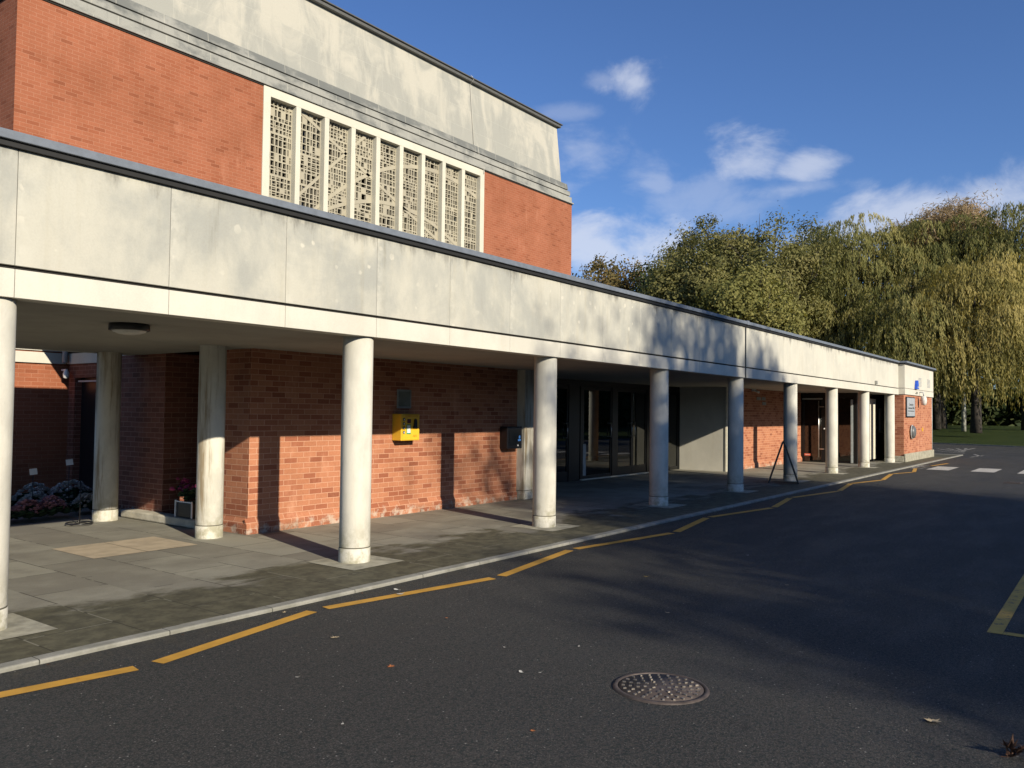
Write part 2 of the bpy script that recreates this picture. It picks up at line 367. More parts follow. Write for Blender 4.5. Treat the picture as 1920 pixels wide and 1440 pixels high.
# ------------------------------------------------------------------ light
EL=22.4; AZ=17.0     # light travels towards (+sin AZ, +cos AZ)
sd=Vector((-math.sin(R(AZ))*math.cos(R(EL)),-math.cos(R(AZ))*math.cos(R(EL)),math.sin(R(EL))))
sl=bpy.data.lights.new('sun','SUN'); sl.energy=4.0; sl.angle=R(.55); sl.color=(1.0,.905,.735)
so=bpy.data.objects.new('sun',sl); col.objects.link(so); so.rotation_euler=sd.to_track_quat('Z','Y').to_euler()
w=bpy.data.worlds.new('World'); scn.world=w; w.use_nodes=True; nt=w.node_tree; nt.nodes.clear()
def wn(t,ins={},**k):
    n=nt.nodes.new('ShaderNode'+t)
    for a,b in k.items(): setattr(n,a,b)
    for a,b in ins.items():
        if isinstance(b,bpy.types.NodeSocket): nt.links.new(b,n.inputs[a])
        else: n.inputs[a].default_value=b
    return n
sky=wn('TexSky',sky_type='NISHITA',sun_disc=False,sun_elevation=R(EL),sun_rotation=math.atan2(sd.x,sd.y),altitude=50,air_density=1.0,dust_density=.25,ozone_density=2.2)
gen=wn('TexCoord').outputs['Generated']
def dirof(u,v):
    d=F*1549.05+rt*(u-960)-up*(v-720); return d.normalized()
nz=wn('TexNoise',{'Vector':wn('VectorMath',{0:gen,1:(1,1,1.9)},operation='MULTIPLY').outputs[0],'Scale':7.0,'Detail':8.0,'Roughness':.58,'Distortion':.35}).outputs['Fac']
nf=wn('TexNoise',{'Vector':gen,'Scale':2.2,'Detail':6.0,'Roughness':.6}).outputs['Fac']
# clouds: centre direction, tangential size, vertical size, amount
CL=[((1185,152),.040,.024,.75),((1140,150),.03,.012,.3),((1075,290),.045,.05,.42),((1060,215),.05,.015,.25),((1130,470),.15,.055,.85),((1240,470),.08,.018,.5),
    ((1405,300),.05,.03,.68),((1512,312),.048,.022,.72),((1480,355),.09,.012,.40),((1240,345),.03,.02,.38),((1310,370),.10,.045,.30),((1300,400),.06,.02,.25),
    ((1700,395),.09,.03,.80),((1860,400),.12,.018,.45),((1620,430),.07,.03,.6),((1350,480),.2,.02,.3)]
acc=None
for (uv,a,b,amt) in CL:
    d=dirof(*uv); tx=Vector((d.y,-d.x,0)).normalized(); tz=tx.cross(d)
    if tz.z<0: tz=-tz
    dx=wn('VectorMath',{0:gen,1:tuple(tx/a)},operation='DOT_PRODUCT').outputs['Value']
    dz=wn('VectorMath',{0:gen,1:tuple(tz/b)},operation='DOT_PRODUCT').outputs['Value']
    fr=wn('VectorMath',{0:gen,1:tuple(d)},operation='DOT_PRODUCT').outputs['Value']
    r2=wn('Math',{0:wn('Math',{0:dx,1:dx},operation='MULTIPLY').outputs[0],1:wn('Math',{0:dz,1:dz},operation='MULTIPLY').outputs[0]},operation='ADD').outputs[0]
    rr=wn('Math',{0:r2,1:.5},operation='POWER').outputs[0]
    e=wn('Math',{0:rr,1:wn('Math',{0:nz,1:-4.4,2:2.2},operation='MULTIPLY_ADD').outputs[0]},operation='ADD').outputs[0]
    mk=wn('MapRange',{0:e,1:.15,2:1.25,3:amt,4:0.0},interpolation_type='SMOOTHSTEP').outputs[0]
    mk=wn('Math',{0:mk,1:wn('Math',{0:fr,1:.5},operation='GREATER_THAN').outputs[0]},operation='MULTIPLY').outputs[0]
    acc=mk if acc is None else wn('Math',{0:acc,1:mk},operation='MAXIMUM').outputs[0]
# soft general cloud elsewhere in the sky
skyc=wn('MixRGB',{0:1.0,1:sky.outputs[0],2:(.78,1.03,1.50,1)},blend_type='MULTIPLY').outputs[0]
cm=wn('MixRGB',{0:wn('Math',{0:acc,1:.82},operation='MULTIPLY').outputs[0],1:skyc,2:(8.6,9.1,10.4,1)}).outputs[0]
bg=wn('Background',{0:cm,1:.056}); ow=wn('OutputWorld',{0:bg.outputs[0]})

# ------------------------------------------------------------------ ground
RZ=-.02
def sheet(name,pts,z,mat):
    b=MB(); b.quad(*[(x,y,z) for x,y in pts]); return struct(b.obj(name,mat))
sheet('ground',[(-900,-900),(900,-900),(900,900),(-900,900)],-.10,M['soil'])
sheet('road',[(-60,-5.2),(80,-5.2),(60.2,5.1),(58.0,9.6),(62,45),(41.2,45),(41.2,5.66),(-60,5.66)],RZ,M['road'])
# lawn beyond the road, rising gently to the trees
b=MB(); g=[(52.9,-5.2),(55.6,5.1),(57.6,9.6),(61.5,45)]
nx=14
for i in range(nx+1):
    t=i/nx
    for k,(gx,gy) in enumerate(g):
        X=gx+t*110; Z=.0+.95*min(1,max(0,(t*110)/20))**1.1; b.v.append((X,gy+(gy-5)*t*1.2,Z))
for i in range(nx):
    for k in range(3):
        a=i*4+k; b.f.append((a,a+1,a+5,a+4)); b.sm.append(True); b.mi.append(0)
lawn=struct(b.obj('lawn',M['lawn']))
sheet('grass_verge',[(-60,-60),(200,-60),(80,-5.2),(-60,-5.2)],-.01,M['lawn'])
b=MB()
b.extrude([(52.78,-5.2),(52.9,-5.2),(55.6,5.1),(57.6,9.6),(61.5,45),(61.38,45),(57.48,9.6),(55.48,5.1)],'z',-.05,.04)
struct(b.obj('lawn_edging',M['kerb']))
# pavement of stone flags with its kerb
b=MB(); b.box(-20,40.95,5.80,17,-.1,0.0)
struct(b.obj('pavement',M['paving']))
b=MB(); b.box(-20,40.95,5.68,5.797,-.1,.006); b.box(40.953,41.07,5.68,14,-.1,.012)
struct(b.obj('kerb',M['kerb'],bevel=.012))
# pale repair flags and column pads
b=MB(); b.add([(4.58,9.02,.004),(5.19,9.02,.004),(5.19,10.0,.004),(4.58,10.0,.004)],[(0,1,2,3)]); b.add([(5.20,9.02,.004),(5.84,9.02,.004),(5.84,10.0,.004),(5.20,10.0,.004)],[(0,1,2,3)])
struct(b.obj('sandstone_paving',M['flag_sand']))
CX=[6.29+3.676*k for k in range(-2,8)]; CY=6.77
b=MB()
for x in CX: b.quad((x-.37,CY-.40,.005),(x+.37,CY-.40,.005),(x+.37,CY+.36,.005),(x-.37,CY+.36,.005))
struct(b.obj('column_paving',M['flag_pad']))

# road markings
def strip(b,p,q,w,z=RZ+.004,sk=.06):
    p=Vector(p);q=Vector(q); d=(q-p).normalized(); n=Vector((-d.y,d.x))*(w/2)
    b.quad((p.x-n.x-d.x*0,p.y-n.y,z),(q.x-n.x,q.y-n.y,z),(q.x+n.x,q.y+n.y,z),(p.x+n.x,p.y+n.y,z))
hi=[1.0,4.59,8.5,12.55,16.65,21.2,25.6,29.0]; lo=[2.92,6.6,10.64,14.68,18.9,22.98,26.95,33.0]
b=MB(); k=1.012
for i in range(8):
    H=(hi[i]*k,5.375*k-.01); L=(lo[i]*k,5.03*k)
    g=.075
    v=Vector(L)-Vector(H); v.normalize(); strip(b,Vector(H)+v*g,Vector(L)-v*g,.112)
    if i<7:
        H2=(hi[i+1]*k,5.375*k-.01); v=Vector(H2)-Vector(L); v.normalize(); strip(b,Vector(L)+v*g,Vector(H2)-v*g,.112)
strip(b,(-2.6,5.08),(.9,5.42),.112)
struct(b.obj('yellow_zigzag_marking',M['yline']))
b=MB()
strip(b,(7.42,.82),(19.6,.82),.105)
for X in (7.47,9.87,12.27,14.67,17.07,19.55): strip(b,(X,.765),(X,-4.6),.10)
struct(b.obj('parking_bay_marking',M['yfaint']))
b=MB()
for y in (4.42,3.18,1.94,.70,-.54,-1.78,-3.02): b.quad((29.0,y,RZ+.004),(31.1,y,RZ+.004),(31.1,y+.64,RZ+.004),(29.0,y+.64,RZ+.004))
struct(b.obj('zebra_crossing',M['wline']))
b=MB(); b.quad((29.3,5.24,RZ+.004),(31.2,5.24,RZ+.004),(31.2,5.60,RZ+.004),(29.3,5.60,RZ+.004))
for p in [((47.6,8.9),(43.2,5.9),.12),((42.6,5.45),(40.6,4.95),.12),((41.5,4.95),(39.2,5.2),.09)]: strip(b,*p)
for i in range(5): strip(b,(44.4+i*.8,6.1+i*.1),(48.4+i*.7,7.9-i*.35),.14,RZ+.004)
struct(b.obj('white_hatch_marking',M['wworn']))

# ------------------------------------------------------------------ low building with colonnade
bl=thing('colonnade_building','long low brick building with white round columns under a pale stone fascia','building',(20,9.3,0))
PX=[2.69+1.2253*k for k in range(-8,25)]
def panels(b,xs,y0,y1,z0,z1,g=.002):
    for a,c in zip(xs[:-1],xs[1:]): b.box(a+g,c-g,y0,y1,z0,z1)
xs=PX+[32.52]
b=MB(); panels(b,xs,6.57,6.75,2.69,3.555); b.box(17.335,17.375,6.562,6.569,2.46,3.6); 
b.obj('fascia_panel',[M['panel']],bl,bevel=.004)
b=MB(); panels(b,xs,6.565,6.75,2.45,2.662); b.obj('lower_band',M['band'],bl,bevel=.004)
b=MB(); b.box(-7.1,32.5,6.60,6.74,2.46,3.56); b.obj('joint_backing',M['gap'],bl)
b=MB(); b.box(-7.2,32.46,6.535,6.8,3.556,3.598); b.box(32.47,38.25,6.30,6.6,3.556,3.598); b.box(38.1,38.24,6.6,17,3.556,3.598); b.obj('coping_shadow_strip',M['coping_shadow'],bl)  # solid black strips draw the coping's overhang shadow
b=MB(); b.box(-7.2,32.44,6.505,6.95,3.60,3.668); b.box(32.45,38.30,6.27,6.95,3.60,3.668); b.box(38.0,38.30,6.953,17,3.60,3.668)
b.box(17.30,17.42,6.495,6.99,3.594,3.684)
b.obj('coping',M['coping'],bl,bevel=.006)
# movement joint cover and down pipe
b=MB(); b.box(17.33,17.385,6.556,6.562,2.44,3.597); b.obj('joint_cover',M['darkmetal'],bl)
b=MB(); b.tube([(17.60,6.80,0.0),(17.60,6.80,2.45)],.028,10); b.obj('down_pipe',M['midmetal'],bl)
# roof slab and soffit
b=MB()
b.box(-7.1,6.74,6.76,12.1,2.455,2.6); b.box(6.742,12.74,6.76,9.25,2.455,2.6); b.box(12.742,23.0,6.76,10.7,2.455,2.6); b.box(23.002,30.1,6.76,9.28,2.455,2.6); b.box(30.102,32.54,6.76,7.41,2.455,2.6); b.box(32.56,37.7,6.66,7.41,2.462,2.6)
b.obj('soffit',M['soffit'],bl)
b=MB(); b.box(-7.1,6.70,6.76,12.15,3.3,3.42); b.box(6.702,38.1,6.76,16.15,3.3,3.42); b.obj('roof',M['roof'],bl)
# rear fascia of the covered walk
b=MB(); b.box(-7.1,6.70,12.12,12.28,2.45,3.60); b.obj('rear_fascia',M['band'],bl)
b=MB(); b.box(-7.2,6.66,12.05,12.33,3.60,3.668); b.obj('rear_coping',M['coping'],bl)
# brick walls
def wallx(b,x0,x1,y,t=.25,z1=2.46): b.box(x0,x1,y,y+t,0,z1)
b=MB(); wallx(b,6.74,12.74,9.30); b.box(6.74,6.99,9.55,10.2,0,2.46); b.obj('front_brick_wall',M['brick'],bl)
b=MB(); b.box(6.74,6.99,11.35,13.2,0,2.46); b.box(6.99,7.9,10.2,10.3,0,2.46); b.box(6.99,7.9,11.35,11.45,0,2.46); b.box(6.74,7.6,13.2,13.3,0,2.46); b.obj('courtyard_brick_wall',M['brick_shaded'],bl)
def plinthx(b,x0,x1,y,d=.05,h1=.125,h2=.205):
    b.extrude([(y-d,0),(y-.002,0),(y-.002,h2),(y-d,h1)][::-1],'x',x0,x1)
def plinthy(b,x,y0,y1,d=.05,h1=.125,h2=.205):
    b.extrude([(x-d,0),(x-.002,0),(x-.002,h2),(x-d,h1)],'y',y0,y1)
b=MB(); plinthx(b,6.69,12.70,9.30); plinthy(b,6.74,9.302,10.2); b.obj('brick_plinth',M['brick'],bl)
# doorway recess in the courtyard flank
b=MB(); b.box(7.55,7.60,10.3,11.35,0,2.35); b.obj('recess_shade_sheet',M['black'],bl)  # black sheet stands for the deep shade inside the open recess
# stone pilaster
b=MB(); b.box(12.74,13.05,9.12,9.7,.10,2.46); b.box(12.725,13.065,9.105,9.7,0,.112); b.obj('pilaster',M['column'],bl,bevel=.01)
# return wall of the entrance recess
b=MB(); b.box(22.97,23.12,9.29,10.75,0,2.46); b.obj('stone_return_wall',M['band'],bl)
b=MB(); b.box(22.95,23.16,9.235,9.285,0,2.46); b.obj('return_wall_trim',M['cream'],bl)
b=MB(); wallx(b,23.16,30.0,9.30); b.obj('right_brick_wall',M['brick'],bl)
b=MB(); plinthx(b,23.17,30.0,9.30); b.obj('right_brick_plinth',M['brick'],bl)
# end block
b=MB(); b.box(32.55,38.0,6.40,6.65,0,2.46); b.box(32.55,32.80,6.65,6.95,0,2.46); b.box(37.75,38.0,6.65,16.5,0,2.46); b.obj('end_brick_wall',M['brick'],bl)
b=MB(); b.box(32.50,38.06,6.33,6.397,0,.30); b.box(32.50,32.547,6.397,6.97,0,.22); b.box(38.003,38.06,6.397,16.5,0,.30); b.obj('end_plinth',M['flag_pad'],bl,bevel=.02)
b=MB(); b.box(32.52,35.2,6.355,6.6,2.69,3.555); b.box(35.208,38.02,6.355,6.6,2.69,3.555); b.box(38.03,38.10,6.355,16.5,2.69,3.555); b.obj('end_fascia_panel',M['band'],bl,bevel=.004)
b=MB(); b.box(32.52,38.10,6.35,6.6,2.46,2.675); b.box(37.9,38.10,6.6,16.5,2.46,2.675); b.obj('end_lower_band',M['band'],bl,bevel=.004)
for x in (36.75,34.95):
    b=MB()
    for i in range(7): b.box(x,x+.62,6.345,6.353,2.84+i*.05,2.858+i*.05)
    b.obj('louvre_vent',M['signgrey'],bl)
b=MB(); b.tube([(38.06,6.42,.3),(38.06,6.42,2.46)],.03,8); b.obj('corner_pipe',M['palemetal'],bl)
# interior shell
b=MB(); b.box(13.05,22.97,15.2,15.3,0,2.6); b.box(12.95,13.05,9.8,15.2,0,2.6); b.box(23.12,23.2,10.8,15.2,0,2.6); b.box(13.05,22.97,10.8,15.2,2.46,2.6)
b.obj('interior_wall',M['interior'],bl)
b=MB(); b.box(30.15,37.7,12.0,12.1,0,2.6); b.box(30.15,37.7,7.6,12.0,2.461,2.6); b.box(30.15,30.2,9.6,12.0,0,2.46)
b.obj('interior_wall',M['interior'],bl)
b=MB(); b.box(16.6,18.4,12.2,12.7,0,1.05); b.obj('reception_desk',M['cream'],bl,bevel=.01)
b=MB(); b.box(31.2,32.8,9.3,9.8,0,1.0); b.obj('office_desk',M['cream'],bl,bevel=.01)
# columns
def colmesh():
    b=MB(); r=.168
    b.lathe([(r+.004,0),(r+.004,.155),(r-.004,.163),(r-.004,.168),(r,.176),(r,1.3),(r-.002,2.455)],(0,0,0),48,cap=False); return b
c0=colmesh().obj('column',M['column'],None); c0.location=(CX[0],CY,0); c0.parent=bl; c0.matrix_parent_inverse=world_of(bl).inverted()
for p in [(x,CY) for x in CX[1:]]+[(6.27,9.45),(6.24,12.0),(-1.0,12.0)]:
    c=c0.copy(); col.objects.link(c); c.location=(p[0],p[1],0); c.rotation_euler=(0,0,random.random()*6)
# entrance glazing, plane y=10.75
def framebox(b,x0,x1,y0,y1,z0,z1): b.box(x0,x1,y0,y1,z0,z1)
gy=10.75
en=MB()
en.box(13.05,22.97,gy-.03,gy+.06,2.31,2.455)
for a,c in [(13.05,13.15),(14.70,14.80),(16.80,17.28),(17.33,17.45),(18.90,19.16),(20.85,21.0),(22.90,22.967)]: en.box(a,c,gy-.035,gy+.065,0,2.309)
eg=en.obj('entrance_frame',M['darkmetal'],bl)
def door(x0,x1,rail=.16,hx=None,name='glass_door'):
    b=MB(); s=.055
    b.box(x0,x0+s,gy-.02,gy+.03,.01,2.30); b.box(x1-s,x1,gy-.02,gy+.03,.01,2.30); b.box(x0+s,x1-s,gy-.02,gy+.03,.01,rail); b.box(x0+s,x1-s,gy-.02,gy+.03,2.22,2.30)
    d=b.obj(name,M['darkmetal'],bl)
    p=MB(); p.box(x0+s,x1-s,gy-.002,gy+.006,rail,2.22); p.obj('pane',M['glass'],d)
    if hx: 
        h=MB(); h.tube([(hx,gy-.06,1.02),(hx,gy-.06,1.42)],.014,8); h.box(hx-.01,hx+.01,gy-.06,gy-.02,1.04,1.06); h.box(hx-.01,hx+.01,gy-.06,gy-.02,1.38,1.40); h.obj('handle',M['steel'],d)
door(13.16,14.69,.12,None,'window'); door(14.81,16.79,.24,16.70)
door(17.46,18.89,.10,18.80); door(19.17,20.0,.24,19.92); door(20.01,20.84,.24,20.10); door(21.01,22.89,.10,None,'window')
b=MB(); b.box(17.47,17.60,gy-.028,gy-.022,.10,.88); b.obj('door_edge_strip',M['palemetal'],bl)
b=MB(); b.box(17.3,21.0,gy-.12,gy-.035,0,.025); b.obj('threshold',M['cream'],bl)
# side screen facing the courtyard of columns: plane x=30.1
sc=MB(); X0=30.06
sc.box(X0,X0+.09,7.40,9.295,2.27,2.455)
for a,c in [(9.2,9.29),(8.34,8.60),(8.02,8.12),(7.40,7.50)]: sc.box(X0,X0+.09,a,c,0,2.27)
sc.box(X0,X0+.09,7.5,8.02,0,.06); sc.box(X0,X0+.09,8.12,8.34,0,2.27)
s1=sc.obj('screen_frame',M['darkmetal'],bl)
b=MB(); b.box(X0+.03,X0+.04,8.60,9.2,.02,2.27); b.box(X0+.03,X0+.04,7.5,8.02,.06,2.27); b.obj('screen_pane',M['glass'],bl)
b=MB(); b.box(X0-.03,X0+.0,7.53,7.60,.02,2.22); b.obj('screen_post',M['palemetal'],bl)
b=MB(); b.box(X0-.05,X0-.002,8.56,9.25,2.22,2.27); b.obj('door_header',M['palemetal'],bl)
b=MB(); b.tube([(X0-.08,8.67,.18),(X0-.08,8.67,2.16)],.017,8)
for z in (.46,1.95): b.box(X0-.08,X0,8.50,8.68,z,z+.025)
b.obj('door_pull',M['steel'],bl)
b=MB(); b.lathe([(.02,-.03),(.028,-.015),(.028,0)],(X0,8.5,1.19),12,'x'); b.obj('door_knob',M['white'],bl)
# front office glazing, plane y=7.45
b=MB(); b.box(30.15,37.7,7.42,7.5,2.30,2.455)
for a,c in [(30.15,30.25),(32.85,33.15),(34.75,34.9),(37.5,37.7)]: b.box(a,c,7.42,7.5,0,2.30)
b.box(30.25,37.7,7.425,7.495,0,.08); b.obj('office_frame',M['darkmetal'],bl)
b=MB(); b.box(30.26,32.84,7.45,7.46,.08,2.30); b.box(33.16,34.74,7.45,7.46,.08,2.30); b.box(34.91,37.4,7.45,7.46,.08,2.3); b.obj('office_pane',M['glass'],bl)
b=MB(); b.box(31.9,32.8,7.405,7.418,.08,2.29); b.obj('cream_panel',M['cream'],bl)

# mounted and standing things ------------------------------------------------
def light_fixture():
    t=thing('ceiling_light','round black bulkhead lamp on the soffit, nearest in full view','ceiling light',(4.19,7.70,2.455),'round lamps under the canopy')
    b=MB(); b.lathe([(.175,0),(.185,-.012),(.185,-.062),(.165,-.068),(.160,-.060)],(4.19,7.70,2.455),32,cap=False); b.obj('housing',M['lampblack'],t)
    b=MB(); b.lathe([(.163,-.058),(.145,-.078),(.10,-.095),(.05,-.103),(.001,-.105)],(4.19,7.70,2.455),32,cap=False); b.obj('diffuser',M['diffuser'],t)
    return t
lf=light_fixture()
labs=['round black lamp on the soffit behind the second column, above the yellow cabinet','round black lamp half hidden beside the third column top','round black lamp on the soffit left of the fourth column, by the glass doors','round black lamp on the soffit in front of the pale return wall','round black lamp under the soffit above the lit right brick wall','round black lamp under the soffit above the tall door pull']
for i,l in enumerate(labs): dup(lf,(4.19+3.55*(i+1)-(.03*i),7.70,2.455),l)
dup(lf,(4.25,10.3,2.455),'round black lamp mostly hidden behind the leftmost column')
# defibrillator cabinet
t=thing('defibrillator_cabinet','yellow defibrillator cabinet with pictograms fixed to the shaded brick wall','cabinet',(9.6,9.3,1.18))
b=MB(); b.box(9.39,9.81,9.10,9.298,1.18,1.60); b.obj('case',M['yellow'],t,bevel=.008)
b=MB(); b.box(9.41,9.79,9.094,9.099,1.195,1.585); b.obj('door',M['yellow'],t)
b=MB()
for i in range(4): b.lathe([(.026,-.002),(.026,0)],(9.445,9.092,1.515-i*.068),20,'y')
b.obj('pictogram',M['black'],t)
b=MB()
for i in range(4):
    z=1.515-i*.068
    b.lathe([(.010,-.002),(.010,0)],(9.445,9.089,z+.004*(i%2)),10,'y'); b.quad((9.436,9.0885,z-.018),(9.452,9.0885,z-.016),(9.455,9.0885,z-.004),(9.438,9.0885,z-.006))
b.obj('pictogram_figure',M['white'],t)
b=MB(); b.box(9.52,9.60,9.090,9.094,1.455,1.52); b.obj('dark_label',M['darkred'],t)
b=MB(); b.box(9.505,9.60,9.090,9.094,1.28,1.435); b.obj('green_label',M['green'],t)
b=MB(); b.box(9.517,9.588,9.087,9.090,1.30,1.42); b.obj('label_card',M['white'],t)
b=MB(); b.extrude([(9.66,1.40),(9.645,1.375),(9.745,1.375),(9.725,1.40),(9.715,1.51),(9.695,1.525),(9.675,1.51)],'y',9.065,9.094); b.obj('lock_keypad',M['black'],t)
def text(s,size,loc,rot,mat,parent,ext=.001,sx=1):
    cu=bpy.data.curves.new('t','FONT'); cu.body=s; cu.size=size; cu.align_x='CENTER'; cu.align_y='CENTER'; cu.extrude=ext
    to=bpy.data.objects.new('t',cu); col.objects.link(to)
    me=bpy.data.meshes.new_from_object(to); bpy.data.objects.remove(to)
    Mx=Matrix.Translation(loc)@rot.to_4x4()@Matrix.Diagonal((sx,1,1,1)); me.transform(Mx)
    me.materials.clear(); me.materials.append(mat)
    o=bpy.data.objects.new('lettering',me); col.objects.link(o); attach(o,parent); return o
RF=Matrix.Rotation(R(90),3,'X')
text('DEFIBRILLATOR',.042,(9.62,9.092,1.562),RF,M['orange'],t)
text('AED',.05,(9.70,9.092,1.25),RF,M['orange'],t)
# plaque
t=thing('wall_plaque','small grey framed plaque on dark brick above the yellow cabinet','plaque',(9.65,9.3,1.7))
b=MB(); b.box(9.485,9.805,9.285,9.298,1.69,1.99); b.obj('frame',M['plaqueframe'],t)
b=MB(); b.box(9.515,9.775,9.278,9.285,1.72,1.96); b.obj('plate',M['plaque'],t)
# black display unit
t=thing('display_box','black wall-mounted box with a small blue symbol beside the stone pilaster','box',(12.42,9.3,.97))
b=MB(); b.box(12.20,12.66,9.12,9.298,.97,1.38); b.obj('case',M['black'],t,bevel=.01)
b=MB(); b.box(12.26,12.60,9.114,9.119,1.03,1.33); b.obj('door_panel',M['darkmetal'],t)
b=MB(); b.lathe([(.030,-.002),(.030,0)],(12.57,9.112,1.185),20,'y'); b.box(12.52,12.61,9.109,9.113,1.11,1.145); b.obj('blue_symbol',M['bluelit'],t)
b=MB(); b.box(12.50,12.515,9.108,9.113,1.015,1.045);b.box(12.52,12.535,9.108,9.113,1.015,1.045); b.obj('white_mark',M['white'],t)
# small notices on right brick wall
for (x,z,l) in [(25.55,2.17,'upper left of the small grey notices on the right brick wall'),(26.0,2.17,'upper right of the small grey notices on the right brick wall'),(26.05,2.02,'lowest small grey notice on the right brick wall')]:
    b=MB(); b.box(x,x+.33,9.285,9.298,z-.05,z+.05); tag(b.obj('wall_notice',M['plaqueframe']),l,'notice','small notices on the right brick wall')
b=MB(); b.box(25.1,25.25,9.2,9.298,2.38,2.45); b.tube([(25.17,9.2,2.40),(25.17,9.08,2.35)],.035,8); tag(b.obj('motion_sensor',M['white'],None,.005),'small white motion sensor under the soffit above the right brick wall','sensor')
# A-board (seen edge-on)
t=thing('a_board','black folding A-frame board standing open beside the sixth column','A-board',(20.25,6.7,0))
dv=Vector((20.25,6.7,0)).normalized(); pv=Vector((dv.y,-dv.x,0)); base=Vector((20.25,6.70,0))
def aleg(sgn):
    b=MB(); w=.26; th=.022; foot=base+pv*(sgn*.345); top=base+pv*(sgn*.012)+Vector((0,0,1.0))
    n=pv*sgn*th
    vs=[]
    for q in (-w,w):
        for P in (foot,top):
            vs+= [tuple(P+dv*q-n),tuple(P+dv*q+n)]
    b.add(vs,[(0,1,3,2),(4,6,7,5),(0,2,6,4),(1,5,7,3),(0,4,5,1),(2,3,7,6)]); return b
aleg(1).obj('panel',M['black'],t); aleg(-1).obj('panel',M['black'],t)
b=MB(); b.tube([tuple(base-dv*.2+Vector((0,0,1.01))),tuple(base+dv*.2+Vector((0,0,1.01)))],.014,8); b.obj('hinge',M['darkmetal'],t)
# end block sign
t=thing('office_sign','tall silver-grey sign in a black frame on the end brick block','sign',(33.6,6.4,1.65))
b=MB(); b.box(32.82,34.36,6.36,6.398,1.63,2.38); b.obj('frame',M['black'],t)
b=MB(); b.box(32.90,34.28,6.352,6.36,1.67,2.345); b.obj('plate',M['signgrey'],t)
text('Cemetery',.13,(33.6,6.350,2.10),RF,M['ink'],t,sx=1.5); text('Crematorium Office',.115,(33.6,6.350,1.97),RF,M['ink'],t,sx=1.22); b=MB(); b.box(33.05,34.15,6.348,6.351,1.845,1.872); b.box(33.0,33.3,6.348,6.351,1.745,1.755); b.obj('text_rule',M['ink'],t)
# wall lantern
t=thing('wall_lantern','oval wall lantern hanging from a bracket right of the grey sign','lantern',(35.4,6.35,2.2))
b=MB(); b.tube([(35.15,6.36,2.60),(35.15,6.22,2.60),(35.15,6.20,2.45)],.022,8); b.obj('bracket',M['signgrey'],t)
b=MB(); b.lathe([(.02,2.46),(.09,2.43),(.115,2.34),(.115,2.22),(.09,2.12),(.02,2.09)],(35.15,6.20,0),20); b.obj('lamp_body',M['diffuser'],t)
b=MB(); b.box(34.55,34.66,6.32,6.349,2.52,2.60); b.box(34.33,34.37,6.33,6.349,2.52,2.55); tag(b.obj('junction_box',M['plaque']),'small grey junction box on the pale band above the grey sign','junction box')
# blue alarm box
t=thing('alarm_box','blue triangular alarm box on the end block fascia','alarm box',(34.4,6.35,2.7))
b=MB(); b.extrude([(34.20,2.70),(34.62,2.70),(34.48,3.03),(34.34,3.03)],'y',6.26,6.352); b.obj('cover',M['blue'],t,bevel=.008)
b=MB(); b.box(34.33,34.49,6.254,6.259,2.74,2.80); b.obj('badge',M['palemetal'],t)
# projecting disc: hoop bell
t=thing('alarm_bell','round grey bell cover projecting from the brick end block below the sign','bell',(33.7,6.4,.85))
b=MB(); b.lathe([(.05,6.398),(.235,6.38),(.24,6.33),(.22,6.27),(.15,6.235),(.001,6.22)],(33.75,0,1.08),28,'y',cap=False); b.obj('cover',M['midmetal'],t)
b=MB(); b.lathe([(.24,6.36),(.262,6.36),(.262,6.33),(.24,6.33)],(33.75,0,1.08),28,'y',cap=False); b.obj('rim',M['palemetal'],t)
b=MB(); b.box(35.86,36.0,6.375,6.398,1.08,1.22); tag(b.obj('warning_label',M['yellow']),'tiny yellow label on the end brick wall','label')
b=MB(); b.box(24.0,24.14,6.52,6.565,2.64,2.74) if False else b.box(28.95,29.07,6.50,6.565,2.70,2.82); tag(b.obj('fascia_sensor',M['plaqueframe']),'small grey sensor box on the stone fascia near the far columns','sensor')
# labels on glass
t=thing('door_notice','small red and white notice low on the side glass door','notice',(30.08,9.15,.2))
b=MB(); b.box(30.052,30.058,8.98,9.19,.22,.30); b.obj('card',M['red'],t); b=MB(); b.box(30.048,30.052,9.01,9.16,.252,.268); b.obj('white_line',M['white'],t)
b=MB(); b.box(33.45,33.95,7.43,7.44,1.03,1.97); tag(b.obj('paper_notice',M['white']),'tall white paper notice behind the office glass between the last columns','notice')

# courtyard things ------------------------------------------------------------
b=MB(); b.box(6.55,6.76,10.2,12.15,.005,.12); tag(b.obj('stone_step',M['stonestep'],None,.02),'low pale stone step along the dark doorway behind the columns','step')
t=thing('flower_box','black planter with white edges and pink flowers in the dark doorway','planter',(6.9,10.7,.12))
b=MB(); b.box(6.60,6.95,10.36,10.74,.125,.33); b.obj('box',M['black'],t,bevel=.01)
b=MB()
for (x,y) in ((6.59,10.75),(6.59,10.35)): b.box(x-.008,x+.008,y-.008,y+.008,.125,.36)
b.box(6.585,6.60,10.35,10.75,.335,.35); b.obj('white_trim',M['white'],t)
def blossoms(b,n,fn,r0,r1):
    for _ in range(n):
        x,y,z=fn(); r=random.uniform(r0,r1); n2=6
        a0=random.random()*6; t=random.uniform(-.4,.4); s=random.uniform(-.4,.4)
        for ring,(rr,zz) in enumerate(((r,.25*r),(r*.6,.75*r))):
            vs=[(x,y,z-.1*r)]
            for k in range(n2*2):
                q=rr*(1 if k%2==0 else .62); a=a0+ring+math.pi*k/n2
                vs.append((x+q*math.cos(a),y+q*math.sin(a),z+zz+q*(t*math.cos(a)+s*math.sin(a))))
            b.add(vs,[(0,k+1,(k+1)%(n2*2)+1) for k in range(n2*2)],True)
